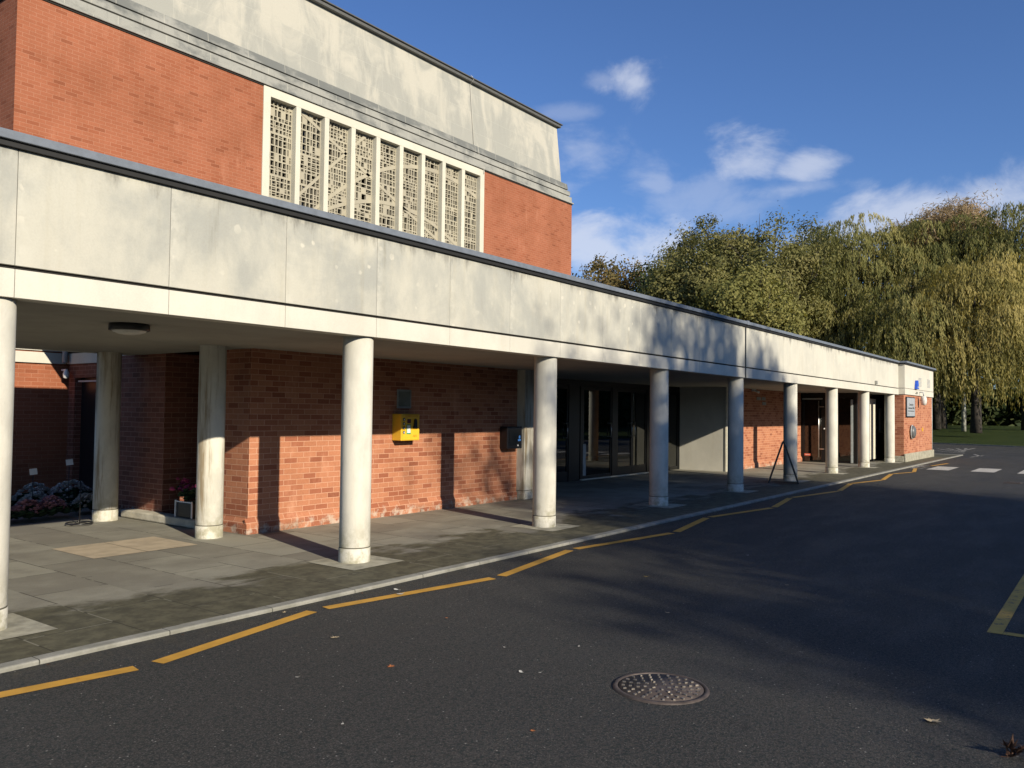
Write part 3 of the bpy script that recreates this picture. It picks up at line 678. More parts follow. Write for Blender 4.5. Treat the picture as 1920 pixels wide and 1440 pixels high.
b=MB(); blossoms(b,26,lambda:(6.77+random.gauss(0,.09),10.6+random.gauss(0,.13),.48+random.uniform(0,.16)),.035,.06); b.obj('flower_heads',M['petalred'],t)
b=MB(); blossoms(b,26,lambda:(6.77+random.gauss(0,.10),10.6+random.gauss(0,.14),.36+random.uniform(0,.14)),.05,.08); b.obj('foliage',M['greens'],t)
def tribute(x,y,L,W,ang,h,mat,label,name='funeral_spray',n=90):
    t=thing(name,label,'flowers',(x,y,0),'floral tributes on the courtyard floor')
    ca,sa=math.cos(ang),math.sin(ang)
    def pt(f=1.0,z0=0):
        while True:
            a,c=random.uniform(-1,1),random.uniform(-1,1)
            if a*a+c*c<1: break
        hh=h*(1-.6*(a*a+c*c))
        return (x+(a*L*ca-c*W*sa)*f, y+(a*L*sa+c*W*ca)*f, z0+hh)
    b=MB(); blossoms(b,n,lambda:pt(1,.0),.03,.055); b.obj('flower_heads',mat,t)
    b=MB(); blossoms(b,60,lambda:(lambda p:(p[0],p[1],p[2]*.55))(pt(1.1)),.06,.10); b.obj('foliage',M['greens'],t)
P2=[(5.0,14.6,.62,.26,.7,.36,'petalwhite','long white floral spray at the left end of the courtyard rows'),
(5.65,14.4,.62,.24,.8,.36,'petalwhite','white floral spray second from the left against the dark brick wall'),
(6.2,14.2,.6,.24,.8,.38,'petalwhite','white floral spray behind the taller name card'),
(5.3,13.7,.5,.22,.7,.33,'petalwhite','shorter white floral spray just behind the pink flowers'),
(6.75,14.15,.55,.25,.6,.40,'petalwhite','white floral spray beside the dark doorway, furthest right at the back'),
(5.95,13.6,.5,.2,.9,.30,'petalwhite','white floral spray in the middle of the courtyard floor'),
(5.1,12.75,.26,.2,.6,.26,'petalpink','pink floral cluster beside the leftmost front column'),
(5.48,12.75,.26,.2,.6,.28,'petalpink','pink floral cluster in the middle of the front three'),
(5.85,12.8,.24,.18,.6,.30,'petalpink','pink floral cluster nearest the wire ring stand'),
(6.45,13.0,.24,.17,.5,.28,'petalwhite','small pale flower cluster behind the stained back column')]
for p in P2: tribute(p[0],p[1],p[2],p[3],p[4],p[5],M[p[6]],p[7])
t=thing('wicker_disc','round brown wicker basket among the white flowers','basket',(4.95,12.95,.0))
b=MB(); b.lathe([(.12,0),(.15,.30),(.13,.31)],(4.95,13.2,0),16); b.obj('basket',M['basket'],t)
for (x,y,h,l) in [(5.75,13.2,.62,'small white name card on a stake among the pink and white flowers'),(6.42,13.5,.72,'small white name card on a stake beside the dark doorway')]:
    t=thing('name_card',l,'card',(x,y,0),'name cards on stakes'); b=MB(); b.tube([(x,y,0),(x,y,h)],.006,6); b.obj('stake',M['black'],t)
    b=MB(); b.quad((x-.05,y-.01,h),(x+.05,y-.03,h+.01),(x+.05,y-.0,h+.10),(x-.05,y+.02,h+.09)); o=b.obj('card',M['white'],t); m_=o.modifiers.new('s','SOLIDIFY'); m_.thickness=.003
t=thing('ring_stand','black wire ring stand on the paving by the courtyard shadow edge','stand',(5.75,11.75,0))
b=MB(); pts=[(5.75+.17*math.cos(a),11.75+.17*math.sin(a),.03) for a in [2*math.pi*k/24 for k in range(25)]]; b.tube(pts,.011,6); b.obj('ring',M['black'],t)
b=MB(); b.tube([(5.75,11.75,0),(5.75,11.75,.62)],.008,6); b.tube([(5.6,11.7,.03),(5.9,11.8,.03)],.008,6); b.obj('stem',M['black'],t)

# ------------------------------------------------------------------ chapel
ch=thing('chapel','tall red brick chapel with weathered stone upper storey and nine-light window','chapel',(16,18,0))
XL,XR,Y0=6.53,25.45,16.2; YB=30
WL,WR,WB,WT=11.95,20.22,4.6,9.20
b=MB()
b.box(XL,WL,Y0,Y0+.5,0,9.28); b.box(WR,XR,Y0,Y0+.5,0,9.28); b.box(WL,WR,Y0,Y0+.5,0,WB); b.box(WL,WR,Y0+.02,Y0+.5,WT,9.28)
b.box(XL,XL+.5,Y0+.5,YB,0,9.28); b.box(XR-.5,XR,Y0+.5,YB,0,9.28); b.box(XL,XR,YB,YB+.5,0,9.28)
b.obj('brick_wall',M['brick_high'],ch)
def ring(b,s0,z0,z1,s1=None):
    # closed belt with inset s0 at z0 and s1 at z1
    if s1 is None: s1=s0
    lo=[(XL+s0,Y0+s0,z0),(XR-s0,Y0+s0,z0),(XR-s0,YB-s0,z0),(XL+s0,YB-s0,z0)]
    h=[(XL+s1,Y0+s1,z1),(XR-s1,Y0+s1,z1),(XR-s1,YB-s1,z1),(XL+s1,YB-s1,z1)]
    b.add(lo+h,[(0,1,5,4),(1,2,6,5),(2,3,7,6),(3,0,4,7),(3,2,1,0),(4,5,6,7)])
b=MB(); ring(b,-.055,9.300,9.345); ring(b,.0,9.35,9.545); ring(b,.045,9.60,9.765); ring(b,.10,9.825,10.03,.13); b.obj('cornice',M['cornice'],ch,bevel=.006)
b=MB(); ring(b,.22,9.34,10.0); ring(b,-.02,9.262,9.299); b.obj('cornice_groove_shade',M['gap'],ch)  # black groove backs, plus a black belt painting the slab's shadow
b=MB(); ring(b,.28,10.0,12.10,.42); b.obj('stone_parapet',M['ashlar'],ch)
b=MB(); ring(b,.30,12.105,12.20); ring(b,.25,12.20,12.235); b.obj('roof_edge',M['roofdark'],ch,bevel=.01)
# lightning conductor
b=MB()
b.tube([(20.0,16.62-.04,12.35),(20.0,16.5,12.27),(20.0,16.46,12.18),(20.0,16.56,12.06)],.008,6); b.tube([(20.0,16.59,12.06),(20.06,16.46,10.06)],.008,6)
b.tube([(20.10,16.33,10.04),(20.17,16.24,9.36),(20.17,16.13,9.34),(20.19,16.14,9.15)],.008,6)
b.obj('lightning_conductor',M['band'],ch)
# window
win=MB(); N=9; jam=.16; mul=.145; D=.24
yf=Y0-.03
win.box(WL-.04,WL+jam,yf,Y0+.3,WB,9.275); win.box(WR-jam,WR+.04,yf,Y0+.3,WB,9.275); win.box(WL+jam,WR-jam,yf,Y0+.3,9.06,9.275); win.box(WL+jam,WR-jam,yf-.05,Y0+.3,WB,WB+.15)
inner=(WR-jam)-(WL+jam); lw=(inner-(N-1)*mul)/N
for i in range(N-1):
    a=WL+jam+(i+1)*lw+i*mul; win.box(a,a+mul,yf,Y0+.3,WB+.15,9.06)
wo=win.obj('window_frame',M['frame_stone'],ch,bevel=.006)
b=MB(); b.box(WL+.02,WR-.02,Y0+.34,Y0+.36,WB,9.15); b.obj('window_pane',M['glassdark'],ch)
b=MB(); b.box(WL-.2,WR+.2,Y0+.9,Y0+.95,WB-.2,9.25); b.obj('window_lining',M['interior'],ch)
def tracery(x0,x1,z0,z1,seed):
    rs=random.Random(seed); b=MB(); ya,yb=yf+.16,yf+.22; w=x1-x0
    z=z1; rows=[]
    cols=None; left=0
    while z>z0+.05:
        if left<=0:
            left=rs.randint(3,7); n=rs.randint(6,8); ws=[rs.uniform(.6,1.6) for _ in range(n)]; t=sum(ws); cs=[0]
            for q in ws: cs.append(cs[-1]+q/t*w)
            bar0=rs.uniform(.03,.06)
        hh=rs.choice([.05,.06,.08,.10,.12,.15]); bar=rs.uniform(.02,.034) if left>1 else bar0; 
        zt=z; zb=max(z0,z-hh)
        # hole row zb..zt : vertical members between holes
        sh=[rs.uniform(-.012,.012) for _ in cs]
        e=[]
        for k in range(len(cs)):
            hw=rs.uniform(.010,.019)+(.008 if rs.random()<.15 else 0)
            c=cs[k]; 
            if k==0: e.append((0,.022))
            elif k==len(cs)-1: e.append((w-.022,w))
            else: e.append((c+sh[k]-hw,c+sh[k]+hw))
        dz=[rs.uniform(-.01,.01) for _ in range(len(cs))]
        for (a,c) in e: 
            b.box(x0+a,x0+c,ya,yb,zb,zt)
        for k in range(len(e)-1):
            if rs.random()<.07: b.box(x0+e[k][1],x0+e[k+1][0],ya+.002,yb,zb,zt)   # filled cell
            elif rs.random()<.3:
                zz=zb+(zt-zb)*rs.uniform(.3,.7); b.box(x0+e[k][1],x0+e[k+1][0],ya+.002,yb,zz-.008,zz+.008)
        z=zb
        if z>z0+.05:
            zb2=max(z0,z-bar); b.box(x0,x1,ya,yb,zb2,z); z=zb2; 
        left-=1
    if z>z0: b.box(x0,x1,ya,yb,z0,z)
    return b
def sweep(b,fn,x0,x1,w,z0,z1):
    # broad curved member crossing the lights, clipped to this light
    n=7; ya,yb=yf+.15,yf+.18
    top=[];bot=[]
    for i in range(n+1):
        x=x0+(x1-x0)*i/n; zc=fn(x); top.append((x,min(z1,max(z0,zc+w/2)))); bot.append((x,min(z1,max(z0,zc-w/2))))
    if max(t[1]-q[1] for t,q in zip(top,bot))<.02: return
    prof=bot+top[::-1]
    vs=[(p[0],ya,p[1]) for p in prof]+[(p[0],yb,p[1]) for p in prof]; m=len(prof)
    fs=[]
    for i in range(n): fs.append((i,i+1,m-2-i,m-1-i))
    fs+=[(i,i+m,(i+1)%m+m,(i+1)%m) for i in range(m)]
    b.add(vs,fs)
arcs=[(lambda x:5.9+.95*(x-12.0),.10),(lambda x:6.0+1.05*(x-12.9)-.10*(x-12.9)**2,.11),(lambda x:8.55-.45*(x-14.2),.09),(lambda x:7.4-.10*(x-16.5)**2,.10),(lambda x:4.6+.8*(x-17.5),.09)]
for i in range(N):
    a=WL+jam+i*(lw+mul); tb=tracery(a,a+lw,WB+.15,9.06,100+i)
    for fn,w_ in arcs: sweep(tb,fn,a+.002,a+lw-.002,w_,WB+.16,9.05)
    tb.obj('tracery_panel',M['tracery'],ch)
# courtyard fascia on the chapel flank and the low link block
b=MB(); b.box(XL,7.57,Y0-.05,Y0-.002,2.46,2.66); b.box(XL,7.57,Y0-.04,Y0-.002,2.69,3.5); b.obj('stone_band',M['band'],ch)
lk=thing('link_block','low dark link block with pale fascia between the courtyard and the chapel','building',(8.5,14.8,0))
b=MB(); b.box(7.62,7.8,15.9,16.14,0,2.46); b.box(7.62,7.8,13.32,14.0,0,2.46); b.box(7.62,7.8,14.0,15.9,2.2,2.46); b.obj('brick_wall',M['brick_shaded'],lk)
b=MB(); b.box(7.58,7.85,13.32,16.14,2.462,2.66); b.box(7.60,7.85,13.32,16.14,2.69,3.5); b.obj('fascia',M['band'],lk)
b=MB(); b.box(7.75,7.8,14.0,15.9,0,2.2); b.obj('door',M['black'],lk)  # black sheet painted in place of the dark inside this doorway
b=MB(); b.box(7.66,7.70,14.0,15.86,2.12,2.15); b.obj('transom',M['palemetal'],lk)
b=MB(); b.tube([(7.5,16.06,2.48),(7.5,16.06,3.4)],.05,8); tag(b.obj('rainwater_pipe',M['signgrey']),'short grey rainwater pipe in the courtyard corner','pipe')
b=MB(); b.lathe([(.01,2.18),(.05,2.2),(.055,2.28),(.03,2.34)],(7.5,16.0,0),14); b.box(7.48,7.52,15.98,16.15,2.33,2.36); tag(b.obj('courtyard_lamp',M['white']),'small white lamp in the sunlit courtyard corner','lamp')

# ------------------------------------------------------------------ manhole, litter and leaves on the road
t=thing('manhole_cover','round rusty cast iron manhole cover with raised studs in the road','manhole cover',(4.64,2.28,RZ))
b=MB(); b.lathe([(.262,RZ+.001),(.262,RZ+.012),(.283,RZ+.012),(.290,RZ+.001)],(4.64,2.28,0),48,cap=False); b.obj('rim',M['iron'],t)
b=MB(); b.lathe([(.255,RZ+.001),(.255,RZ+.009),(.0005,RZ+.009)],(4.64,2.28,0),48,cap=False); cv=b.obj('lid',M['iron'],t)
b=MB()
for ri,(rr,nn) in enumerate(((.05,5),(.095,10),(.14,14),(.185,19),(.228,24))):
    for k in range(nn):
        a=2*math.pi*(k+.5*(ri%2))/nn; x,y=4.64+rr*math.cos(a),2.28+rr*math.sin(a); ca,sa=math.cos(a),math.sin(a); l,w_=.010,.0065
        q=[(x+ca*l-sa*w_,y+sa*l+ca*w_),(x-ca*l-sa*w_,y-sa*l+ca*w_),(x-ca*l+sa*w_,y-sa*l-ca*w_),(x+ca*l+sa*w_,y+sa*l-ca*w_)]
        b.add([(p[0],p[1],RZ+.009) for p in q]+[(p[0]*.9+x*.1,p[1]*.9+y*.1,RZ+.016) for p in q],[(4,5,6,7),(0,1,5,4),(1,2,6,5),(2,3,7,6),(3,0,4,7)])
b.obj('studs',plain('worn_iron_studs',(.21,.185,.16),.42,.55,.5,.5,40),t)
def leafmesh(x,y,s,ang,z=RZ,maple=True,curl=.25):
    b=MB(); n=14; pts=[]
    prof=[1,.55,.95,.5,.8,.45,.5,.3,.5,.45,.8,.5,.95,.55] if maple else [1,.8,.6,.5,.45,.42,.45,.6,.45,.42,.45,.5,.6,.8]
    for k in range(n):
        a=2*math.pi*k/n; r=s*prof[k]; px,py=r*math.cos(a),r*math.sin(a)*(1 if maple else .8)
        h=.006+curl*(px*px+py*py)/s*random.uniform(.4,1.3)
        pts.append((x+px*math.cos(ang)-py*math.sin(ang),y+px*math.sin(ang)+py*math.cos(ang),z+h))
    b.add([(x,y,z+.006)]+pts,[(0,k+1,(k+1)%n+1) for k in range(n)])
    b.tube([(x-s*.2*math.cos(ang),y-s*.2*math.sin(ang),z+.006),(x-s*1.1*math.cos(ang+.2),y-s*1.1*math.sin(ang+.2),z+.012)],s*.02,4)
    return b
LC=dict(o=plain('orange_leaf',(.36,.12,.035),.8,0,None,.3,30),t=plain('tan_leaf',(.42,.33,.20),.8,0,None,.3,30),p=plain('pale_leaf',(.52,.50,.44),.7,0,None,.2,30),b=plain('brown_leaf',(.085,.038,.018),.8,0,None,.3,30),y=plain('yellow_leaf',(.55,.38,.08),.8,0,None,.3,30))
LV=[(4.15,4.66,.045,'t','curled tan leaf below the second yellow dash'),(3.91,3.85,.032,'o','orange-brown leaf on sunlit asphalt below the yellow dashes'),(4.73,3.54,.022,'p','tiny pale leaf flake in the middle of the road'),
(4.35,3.12,.028,'p','pale torn leaf left of the manhole cover'),(4.42,3.02,.016,'p','tiny white flake beside the torn leaf left of the manhole'),(6.97,5.74,.028,'o','small red leaf by the kerb near the second column'),
(7.67,3.94,.030,'y','small yellow leaf in the tree shade on the road'),(5.07,.86,.055,'t','large dull maple leaf in deep shade at the lower right'),(5.6,5.45,.045,'p','pale crumpled leaf on the third yellow dash'),
(5.5,5.30,.05,'p','pale torn paper leaf touching the third yellow dash'),(6.4,3.09,.028,'t','tan leaf on the road right of the manhole'),(8.18,2.67,.03,'t','tan leaf in the blue tree shade'),(5.08,3.14,.018,'p','small pale flake above the manhole cover'),
(3.05,3.35,.02,'p','small pale flake near the bottom left of the road'),(3.6,2.5,.02,'o','small orange flake in the bottom middle of the road'),(9.6,3.6,.03,'p','pale leaf far out in the tree shade'),(3.4,4.15,.016,'p','tiny pale flake below the first yellow dashes'),(5.1,4.4,.018,'o','tiny orange leaf right of the curled tan leaf')]
for x,y,s,c,l in LV:
    tag(leafmesh(x,y,s,random.random()*6,maple=(c in 'tob')).obj('fallen_leaf',LC[c]),l,'leaf','fallen leaves on the road')
for k in range(14):
    x=2.6+k*.9+random.uniform(-.2,.2); y=5.60-abs(random.gauss(0,.05)); tag(leafmesh(x,y,random.uniform(.010,.022),random.random()*6).obj('leaf_scrap',LC[random.choice('tobb')]),'tiny dry leaf scrap lying in the gutter against the kerb','leaf','leaf scraps along the kerb')
b=MB()
for k in range(6):
    q=leafmesh(4.80+random.gauss(0,.035),.42+random.gauss(0,.035),.05,random.random()*6,RZ+.008*k,True,1.2); b.add(q.v,q.f)
tag(b.obj('leaf_clump',LC['b']),'crumpled red-brown leaf clump at the lower right edge','leaf')
b=MB(); b.box(24.5,24.95,2.1,2.5,RZ+.001,RZ+.010)
for i in range(7): b.box(24.53+i*.06,24.56+i*.06,2.13,2.47,RZ+.011,RZ+.02)
tag(b.obj('drain_grate',M['iron']),'square iron drain grate in the road near the crossing','drain')

# ------------------------------------------------------------------ vegetation
def quadmesh(name,C,U,V,tint,mat,parent):
    n=len(C); co=np.empty((n,4,3),np.float32); co[:,0]=C-U-V*.2; co[:,1]=C-V; co[:,2]=C+U+V*.1; co[:,3]=C+V
    me=bpy.data.meshes.new(name); me.vertices.add(n*4); me.vertices.foreach_set('co',co.ravel())
    me.loops.add(n*4); me.loops.foreach_set('vertex_index',np.arange(n*4,dtype=np.int32))
    me.polygons.add(n); me.polygons.foreach_set('loop_start',np.arange(0,n*4,4,dtype=np.int32)); me.polygons.foreach_set('loop_total',np.full(n,4,np.int32))
    me.update(calc_edges=True)
    at=me.attributes.new('tint','FLOAT','FACE'); at.data.foreach_set('value',np.clip(tint,0,1).astype(np.float32))
    me.materials.append(mat); o=bpy.data.objects.new(name,me); col.objects.link(o)
    if parent: attach(o,parent)
    return o
def rdir(n):
    v=rng.normal(size=(n,3)); return v/np.linalg.norm(v,axis=1,keepdims=True)
def leafcloud(C,size,tint,name,mat,parent,aspect=.55,O=None):
    n=len(C); nn=rdir(n)
    if O is not None: nn=nn*.75+O; nn/=np.linalg.norm(nn,axis=1,keepdims=True)
    a=np.cross(nn,rdir(n)); a/=np.linalg.norm(a,axis=1,keepdims=True)+1e-6; V=np.cross(nn,a); V/=np.linalg.norm(V,axis=1,keepdims=True)+1e-6
    s=size*rng.uniform(.6,1.3,(n,1))
    return quadmesh(name,C,a*s,V*s*aspect,tint,mat,parent)
def broadleaf(x,y,z,h,r,label,mat='leaf_green',n=26000,size=.16,nclump=90,cr=(.9,1.7),zlow=.22,group='trees beyond the building',sq=1.0,name='broadleaf_tree',bark='bark',asp=.55,open_=0.55):
    t=thing(name,label,'tree',(x,y,z),group)
    c=np.array([x,y,z+h*(1+zlow)/2]); hz=h*(1-zlow)/2
    d=rdir(nclump); rad=rng.uniform(open_,1.0,(nclump,1))**.6
    cc=c+d*rad*np.array([r*sq,r,hz])*rng.uniform(.78,1.08,(nclump,1))*.9
    # limbs
    b=MB(); tp=[]; k=6
    for i in range(k+1):
        f=i/k; tp.append((x+math.sin(f*3+x)*.25,y+math.cos(f*2.3+y)*.25,z+f*h*.72))
    b.tube(tp,[.035*h*(1-.8*i/k)**1.1*.7 for i in range(k+1)],8)
    for i in range(0,nclump,2):
        e=Vector(cc[i]); f=random.uniform(.3,.95); s=Vector(tp[int(f*k)]); mid=s.lerp(e,.55)+Vector((0,0,random.uniform(.0,.12)*h*.3))
        b.tube([s,mid,e],[.010*h*(1.2-f),.005*h,.012],5)
        for _ in range(2):
            q=e+Vector(rdir(1)[0])*1.1+Vector((0,0,.5)); b.tube([mid.lerp(e,.6),e.lerp(q,.5),q],[.03,.02,.008],4)
    b.obj('trunk',M[bark],t)
    per=n//nclump; crs=rng.uniform(cr[0],cr[1],nclump)
    C=[];T=[];O=[]
    for i in range(nclump):
        # each clump is several small sprays
        ns=7; sp=cc[i]+rdir(ns)*crs[i]*rng.uniform(.4,1,(ns,1))*np.array([1,1,.75])
        idx=rng.integers(0,ns,per); P=sp[idx]+rng.normal(size=(per,3))*crs[i]*.27
        C.append(P); T.append(np.full(per,rng.uniform(.2,.8))+rng.normal(size=per)*.17)
        o_=(P-cc[i])/crs[i]*.8+(P-c)/r*.35; O.append(o_)
    leafcloud(np.concatenate(C),size,np.concatenate(T),'crown',M[mat],t,asp,np.concatenate(O))
    return t
def willow(x,y,z,h,r,label,mat='leaf_willow',nm=60,per=42,seed=1,top=None,zmin=1.9,name='willow_tree'):
    g=np.random.default_rng(seed)
    t=thing(name,label,'tree',(x,y,z),'weeping willows beyond the building')
    b=MB(); C=[];U=[];V=[];T=[]
    # mound centres: spiral tiers on a dome
    ms=[]
    for i in range(nm):
        f=(i+.5)/nm; zz=h*(.30+.66*f**.85); rr=r*math.sqrt(max(.02,1-((zz/h-.35)/.66)**2)) if zz/h>.35 else r
        a=i*2.39996+g.uniform(-.3,.3); q=g.uniform(.62,1.0)
        ms.append((x+rr*q*math.cos(a),y+rr*q*math.sin(a),z+zz,g.uniform(1.2,2.2)))
    for _ in range(nm//4): 
        a=g.uniform(0,6.28); q=r*g.uniform(0,.55); ms.append((x+q*math.cos(a),y+q*math.sin(a),z+h*g.uniform(.55,.95),g.uniform(1.2,2.0)))
    trunk=[(x,y,z),(x+.2,y,z+h*.2),(x-.2,y+.2,z+h*.42),(x+.1,y,z+h*.7)]
    b.tube(trunk,[.38,.3,.24,.12],9)
    for mx,my,mz,mr in ms[::2]:
        s=Vector(trunk[2]); e=Vector((mx,my,mz)); m_=s.lerp(e,.5)+Vector((0,0,1.2)); b.tube([s,m_,e+Vector((0,0,mr*.3))],[.13,.08,.025],5)
    for mx,my,mz,mr in ms:
        mt=g.uniform(.05,.9); ox,oy=mx-x,my-y; on=math.hypot(ox,oy)+.01; ox/=on; oy/=on
        for s in range(per):
            a=g.uniform(0,6.28); q=math.sqrt(g.uniform(0,1))*mr
            sx,sy=mx+q*math.cos(a),my+q*math.sin(a); sz=mz+mr*.75*math.sqrt(max(0,1-(q/mr)**2))
            L=g.uniform(.6,2.4)*(.6+1.3*(1-(mz-z)/h)); L=min(L,sz-z-zmin-g.uniform(-.3,.9)); 
            if L<.4: continue
            nl=int(L/.115)+2; tt=np.linspace(0,1,nl); dr=L*tt
            out=.9*(1-np.exp(-dr*1.6))*g.uniform(.2,1.0); sway=g.uniform(-.12,.12)
            px=sx+(math.cos(a)*.6+ox*.5)*out+sway*tt; py=sy+(math.sin(a)*.6+oy*.5)*out; pz=sz+.35*np.sin(np.minimum(dr*1.4,3.14))-dr
            P=np.stack([px,py,pz],1)+g.normal(size=(nl,3))*.055
            C.append(P); dd=np.stack([g.normal(size=nl)*.25,g.normal(size=nl)*.25,-np.ones(nl)],1)
            U.append(dd*.135*g.uniform(.7,1.3,(nl,1))); w=g.normal(size=(nl,3))*.55+np.array([-math.sin(a)-oy*.5,math.cos(a)+ox*.5,0]); w[:,2]*=.3; w/=np.linalg.norm(w,axis=1,keepdims=True); V.append(w*.030*g.uniform(.7,1.4,(nl,1)))
            T.append(mt+g.normal(size=nl)*.15+.10*g.normal())
    b.obj('trunk',M['bark'],t)
    quadmesh('crown',np.concatenate(C),np.concatenate(U),np.concatenate(V),np.concatenate(T),M[mat],t)
    print(name,'leaves',sum(map(len,C)))
    return t
def at(u,X):   # ground point seen along image column u at distance X down the road
    th=math.atan((u-960)/1549.05); a=yaw-th; return X,X*math.tan(a)
# broadleaf trees seen over the roof
X,Y=at(1130,58); broadleaf(X,Y,0,14.4,5.2,'bushy tree with brown autumn leaves just right of the chapel','leaf_brown',43200,0.126)
X,Y=at(1040,70); broadleaf(X,Y,0,15,5,'brown-tinged tree half hidden behind the chapel corner','leaf_brown',21600,0.133)
X,Y=at(1238,56); broadleaf(X,Y,0,13.4,3.2,'narrow dark green tree between the brown tree and the tall olive tree','leaf_dark',28800,0.118,60)
X,Y=at(1335,62); broadleaf(X,Y,0,17.4,5.0,'loose olive green tree left of the tallest broadleaf tree','leaf_green',40000,0.118,125,open_=.5)
X,Y=at(1425,60); broadleaf(X,Y,0,16.8,5.2,'tallest olive broadleaf tree over the middle of the long roof','leaf_green',46000,0.118,135,open_=.5)
X,Y=at(1390,50); broadleaf(X,Y,0,11.2,3.6,'lower yellow-green tree just above the roof line','leaf_pale',39600,0.111,80)
X,Y=at(1290,50); broadleaf(X,Y,0,12.4,3.2,'bushy olive tree left of the loose olive tree, dipping to the roof','leaf_green',39600,0.111,60)
X,Y=at(1190,52); broadleaf(X,Y,0,9.6,2.6,'small yellow-green tree low over the roof beside the brown tree','leaf_pale',19800,0.111,50)
X,Y=at(1530,72); broadleaf(X,Y,0,18.5,5,'tall sparse tree between the olive tree and the willows','leaf_green',46800,0.133,100,open_=.5)
# willows
X,Y=at(1600,68); willow(X,Y,.5,15.8,6.0,'dark green weeping willow at the left of the willow row',nm=56,seed=3,per=60,zmin=2.6)
X,Y=at(1755,72); willow(X,Y,.7,16.2,6.4,'largest weeping willow with straw-coloured bare top','leaf_willow',nm=80,seed=5,per=60,zmin=2.6)
X,Y=at(1700,62); willow(X,Y,.5,8.6,3.4,'low golden willow mass drooping behind the end block','leaf_willow',nm=34,seed=9,per=56,zmin=2.2)
X,Y=at(1830,64); willow(X,Y,.6,11.2,4.2,'golden weeping willow nearest the lawn edge','leaf_willow_gold',nm=46,seed=11,per=60,zmin=1.8)
X,Y=at(1925,72); willow(X,Y,.7,16.0,6.2,'tall weeping willow at the right edge of the view','leaf_willow',nm=70,seed=13,per=56,zmin=2.2)
X,Y=at(1770,74); st=broadleaf(X,Y,.7,18.2,5.0,'bare straw-coloured willow top rising above the largest willow','leaf_straw',22000,.22,80,zlow=.72,name='bare_willow_tree',open_=.2,asp=.14)
X,Y=at(1807,70); t=thing('birch_tree','slim pale-barked trunk standing under the willows','tree',(X,Y,.75),'trees beyond the building')
b=MB(); b.tube([(X,Y,.6),(X+.05,Y,2.4),(X-.1,Y+.1,5),(X,Y,8)],[.17,.15,.13,.09],9); b.obj('trunk',M['birch'],t)
leafcloud(np.array([X,Y,8])+rng.normal(size=(1200,3))*.9,.12,rng.uniform(0,1,1200),'crown',M['leaf_green'],t)
# dark hedge and undergrowth under the willows
hl=['left','second','third','fourth','fifth','sixth','seventh']
b=thing('hedge','dark evergreen hedge running behind the willow trunks','hedge',(88,12,.9))
C=[]
for i in range(9000):
    s=rng.uniform(0,1); C.append((78+rng.uniform(-1.6,1.6)+8*s,34-40*s+rng.uniform(-.6,.6),.8+rng.uniform(0,1)**.7*(4.2+1.2*math.sin(s*22)+.6*math.sin(s*61))))
leafcloud(np.array(C),.32,rng.uniform(0,1,len(C)),'foliage',M['leaf_dark'],b)
hb=MB(); hb.extrude([(79,34),(87,-6),(88,-6),(80,34)],'z',.6,4.2); hb.obj('hedge_core',M['leaf_dark'],b)
# trees across the road (behind the camera) that shade the road and show in the glass
G='trees across the road'
broadleaf(9.6,-25,0,17.2,3.6,'thin half-bare tree behind the plane tree across the road','leaf_green',9000,.13,60,zlow=.4,group=G,open_=.3)
broadleaf(6.2,-24,0,17.0,6.0,'big plane tree across the road shading the entrance','leaf_green',40000,.14,115,zlow=.34,group=G,open_=.35)
broadleaf(.5,-24,0,12.8,3.6,'smaller tree across the road casting dapples by the manhole','leaf_green',20000,.14,70,zlow=.30,group=G,open_=.35)
broadleaf(5.9,-23,0,12.9,4.2,'lower tree beside the plane tree across the road','leaf_green',15000,.14,70,zlow=.26,group=G,open_=.3)
broadleaf(-3.0,-23,0,9.9,2.1,'small tree at the left end of the row across the road','leaf_green',9000,.14,40,zlow=.3,group=G,open_=.35)
broadleaf(24,-23,0,9,4.0,'dark round tree at the back of the verge opposite the far columns','leaf_dark',9000,.24,60,group=G)
broadleaf(33,-22,0,9.5,4.4,'dark wide tree on the verge beyond the parked car','leaf_dark',9000,.24,60,group=G)
broadleaf(44,-21,0,10,4.6,'dark tree furthest along the verge','leaf_dark',9000,.26,60,group=G)
b=thing('verge_hedge','long dark hedge at the back of the grass verge across the road','hedge',(30,-20,0))
C=[(rng.uniform(-30,90),-27+rng.uniform(-1.2,1.2),rng.uniform(0,5.4)) for _ in range(14000)]
leafcloud(np.array(C),.34,rng.uniform(0,1,len(C)),'foliage',M['leaf_dark'],b); hb=MB(); hb.box(-30,90,-27.4,-26.6,0,4.6); hb.obj('hedge_core',M['leaf_dark'],b)

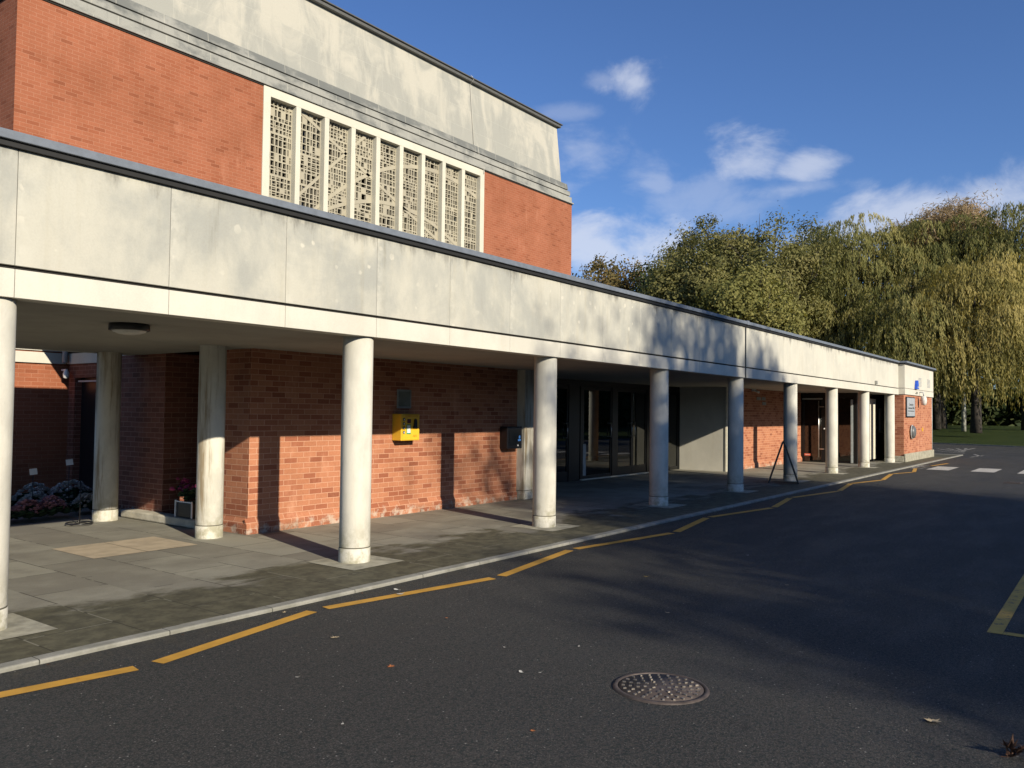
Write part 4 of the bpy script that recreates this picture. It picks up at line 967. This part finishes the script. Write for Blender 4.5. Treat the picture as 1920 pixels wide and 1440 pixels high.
# parked car (seen in the door glass)
cx,cy=32.0,-2.4
t=thing('parked_car','dark hatchback parked by the verge, seen only reflected in the entrance glass','car',(cx,cy,RZ))
prof=[(-2.05,.32),(-2.1,.62),(-2.0,.86),(-1.72,.93),(-1.35,1.36),(-.6,1.47),(.2,1.45),(.95,.98),(1.75,.84),(2.08,.64),(2.1,.34),(1.78,.26),(1.7,.5),(1.4,.62),(1.1,.5),(1.02,.24),(-1.0,.24),(-1.08,.5),(-1.4,.62),(-1.7,.5),(-1.78,.26)]
def carx(y0,y1,pf,tuck):
    b=MB(); n=len(pf); rings=[]
    for yy,s in ((y0,1),(y0+.10,0),(y1-.10,0),(y1,1)):
        rings.append([(cx+((1 if yy<0 else -1)*0)+yy-(0 if s==0 else 0), cy+p[0]*(1-.02*s), RZ+p[1]*(1-.03*s*(p[1]>.9))) for p in pf])
    vs=[v for r in rings for v in r]; fs=[tuple(range(n-1,-1,-1)),tuple(range(3*n,4*n))]
    for j in range(3):
        for i in range(n): fs.append((j*n+i,j*n+(i+1)%n,(j+1)*n+(i+1)%n,(j+1)*n+i))
    return b.add(vs,fs)
carx(-.86,.86,prof,0).obj('body',M['carpaint'],t,bevel=.03)
b=MB(); gp=[(-1.55,.98),(-1.25,1.32),(-.58,1.41),(.18,1.39),(.78,.98)]
for sx in (-.865,.862): b.extrude([(cy+p[0],RZ+p[1]) for p in gp],'x',cx+sx,cx+sx+.003)
b.obj('side_window',M['carglass'],t)
b=MB(); b.quad((cx-.7,cy+.26,RZ+1.44),(cx+.7,cy+.26,RZ+1.44),(cx+.74,cy+.93,RZ+1.02),(cx-.74,cy+.93,RZ+1.02)); b.obj('windscreen',M['carglass'],t)
for sx in (-.80,.66):
    for yy in (-1.4,1.4):
        b=MB(); b.lathe([(.20,0),(.31,.0),(.32,.03),(.32,.15),(.31,.18),(.2,.18)],(cx+sx-.02,cy+yy,RZ+.32),24,'x'); wv=b.obj('wheel',M['rubber'],t)
        b=MB(); b.lathe([(.19,-.004),(.19,.184)],(cx+sx-.02,cy+yy,RZ+.32),16,'x'); b.obj('rim',M['steel'],wv)
for sx in (-.72,.42):
    b=MB(); b.box(cx+sx,cx+sx+.3,cy+2.02,cy+2.10,RZ+.58,RZ+.70); b.obj('headlight',M['lens'],t)
b=MB(); b.box(cx-.26,cx+.26,cy+2.095,cy+2.11,RZ+.40,RZ+.50); b.obj('number_plate',M['white'],t)

# ------------------------------------------------------------------ render
scn.view_settings.view_transform='Standard'; scn.view_settings.look='None'; scn.view_settings.gamma=1
scn.view_settings.exposure=.62
scn.render.engine='CYCLES'; scn.render.resolution_x=1024; scn.render.resolution_y=768
scn.cycles.max_bounces=8; scn.cycles.diffuse_bounces=1; scn.cycles.transparent_max_bounces=16
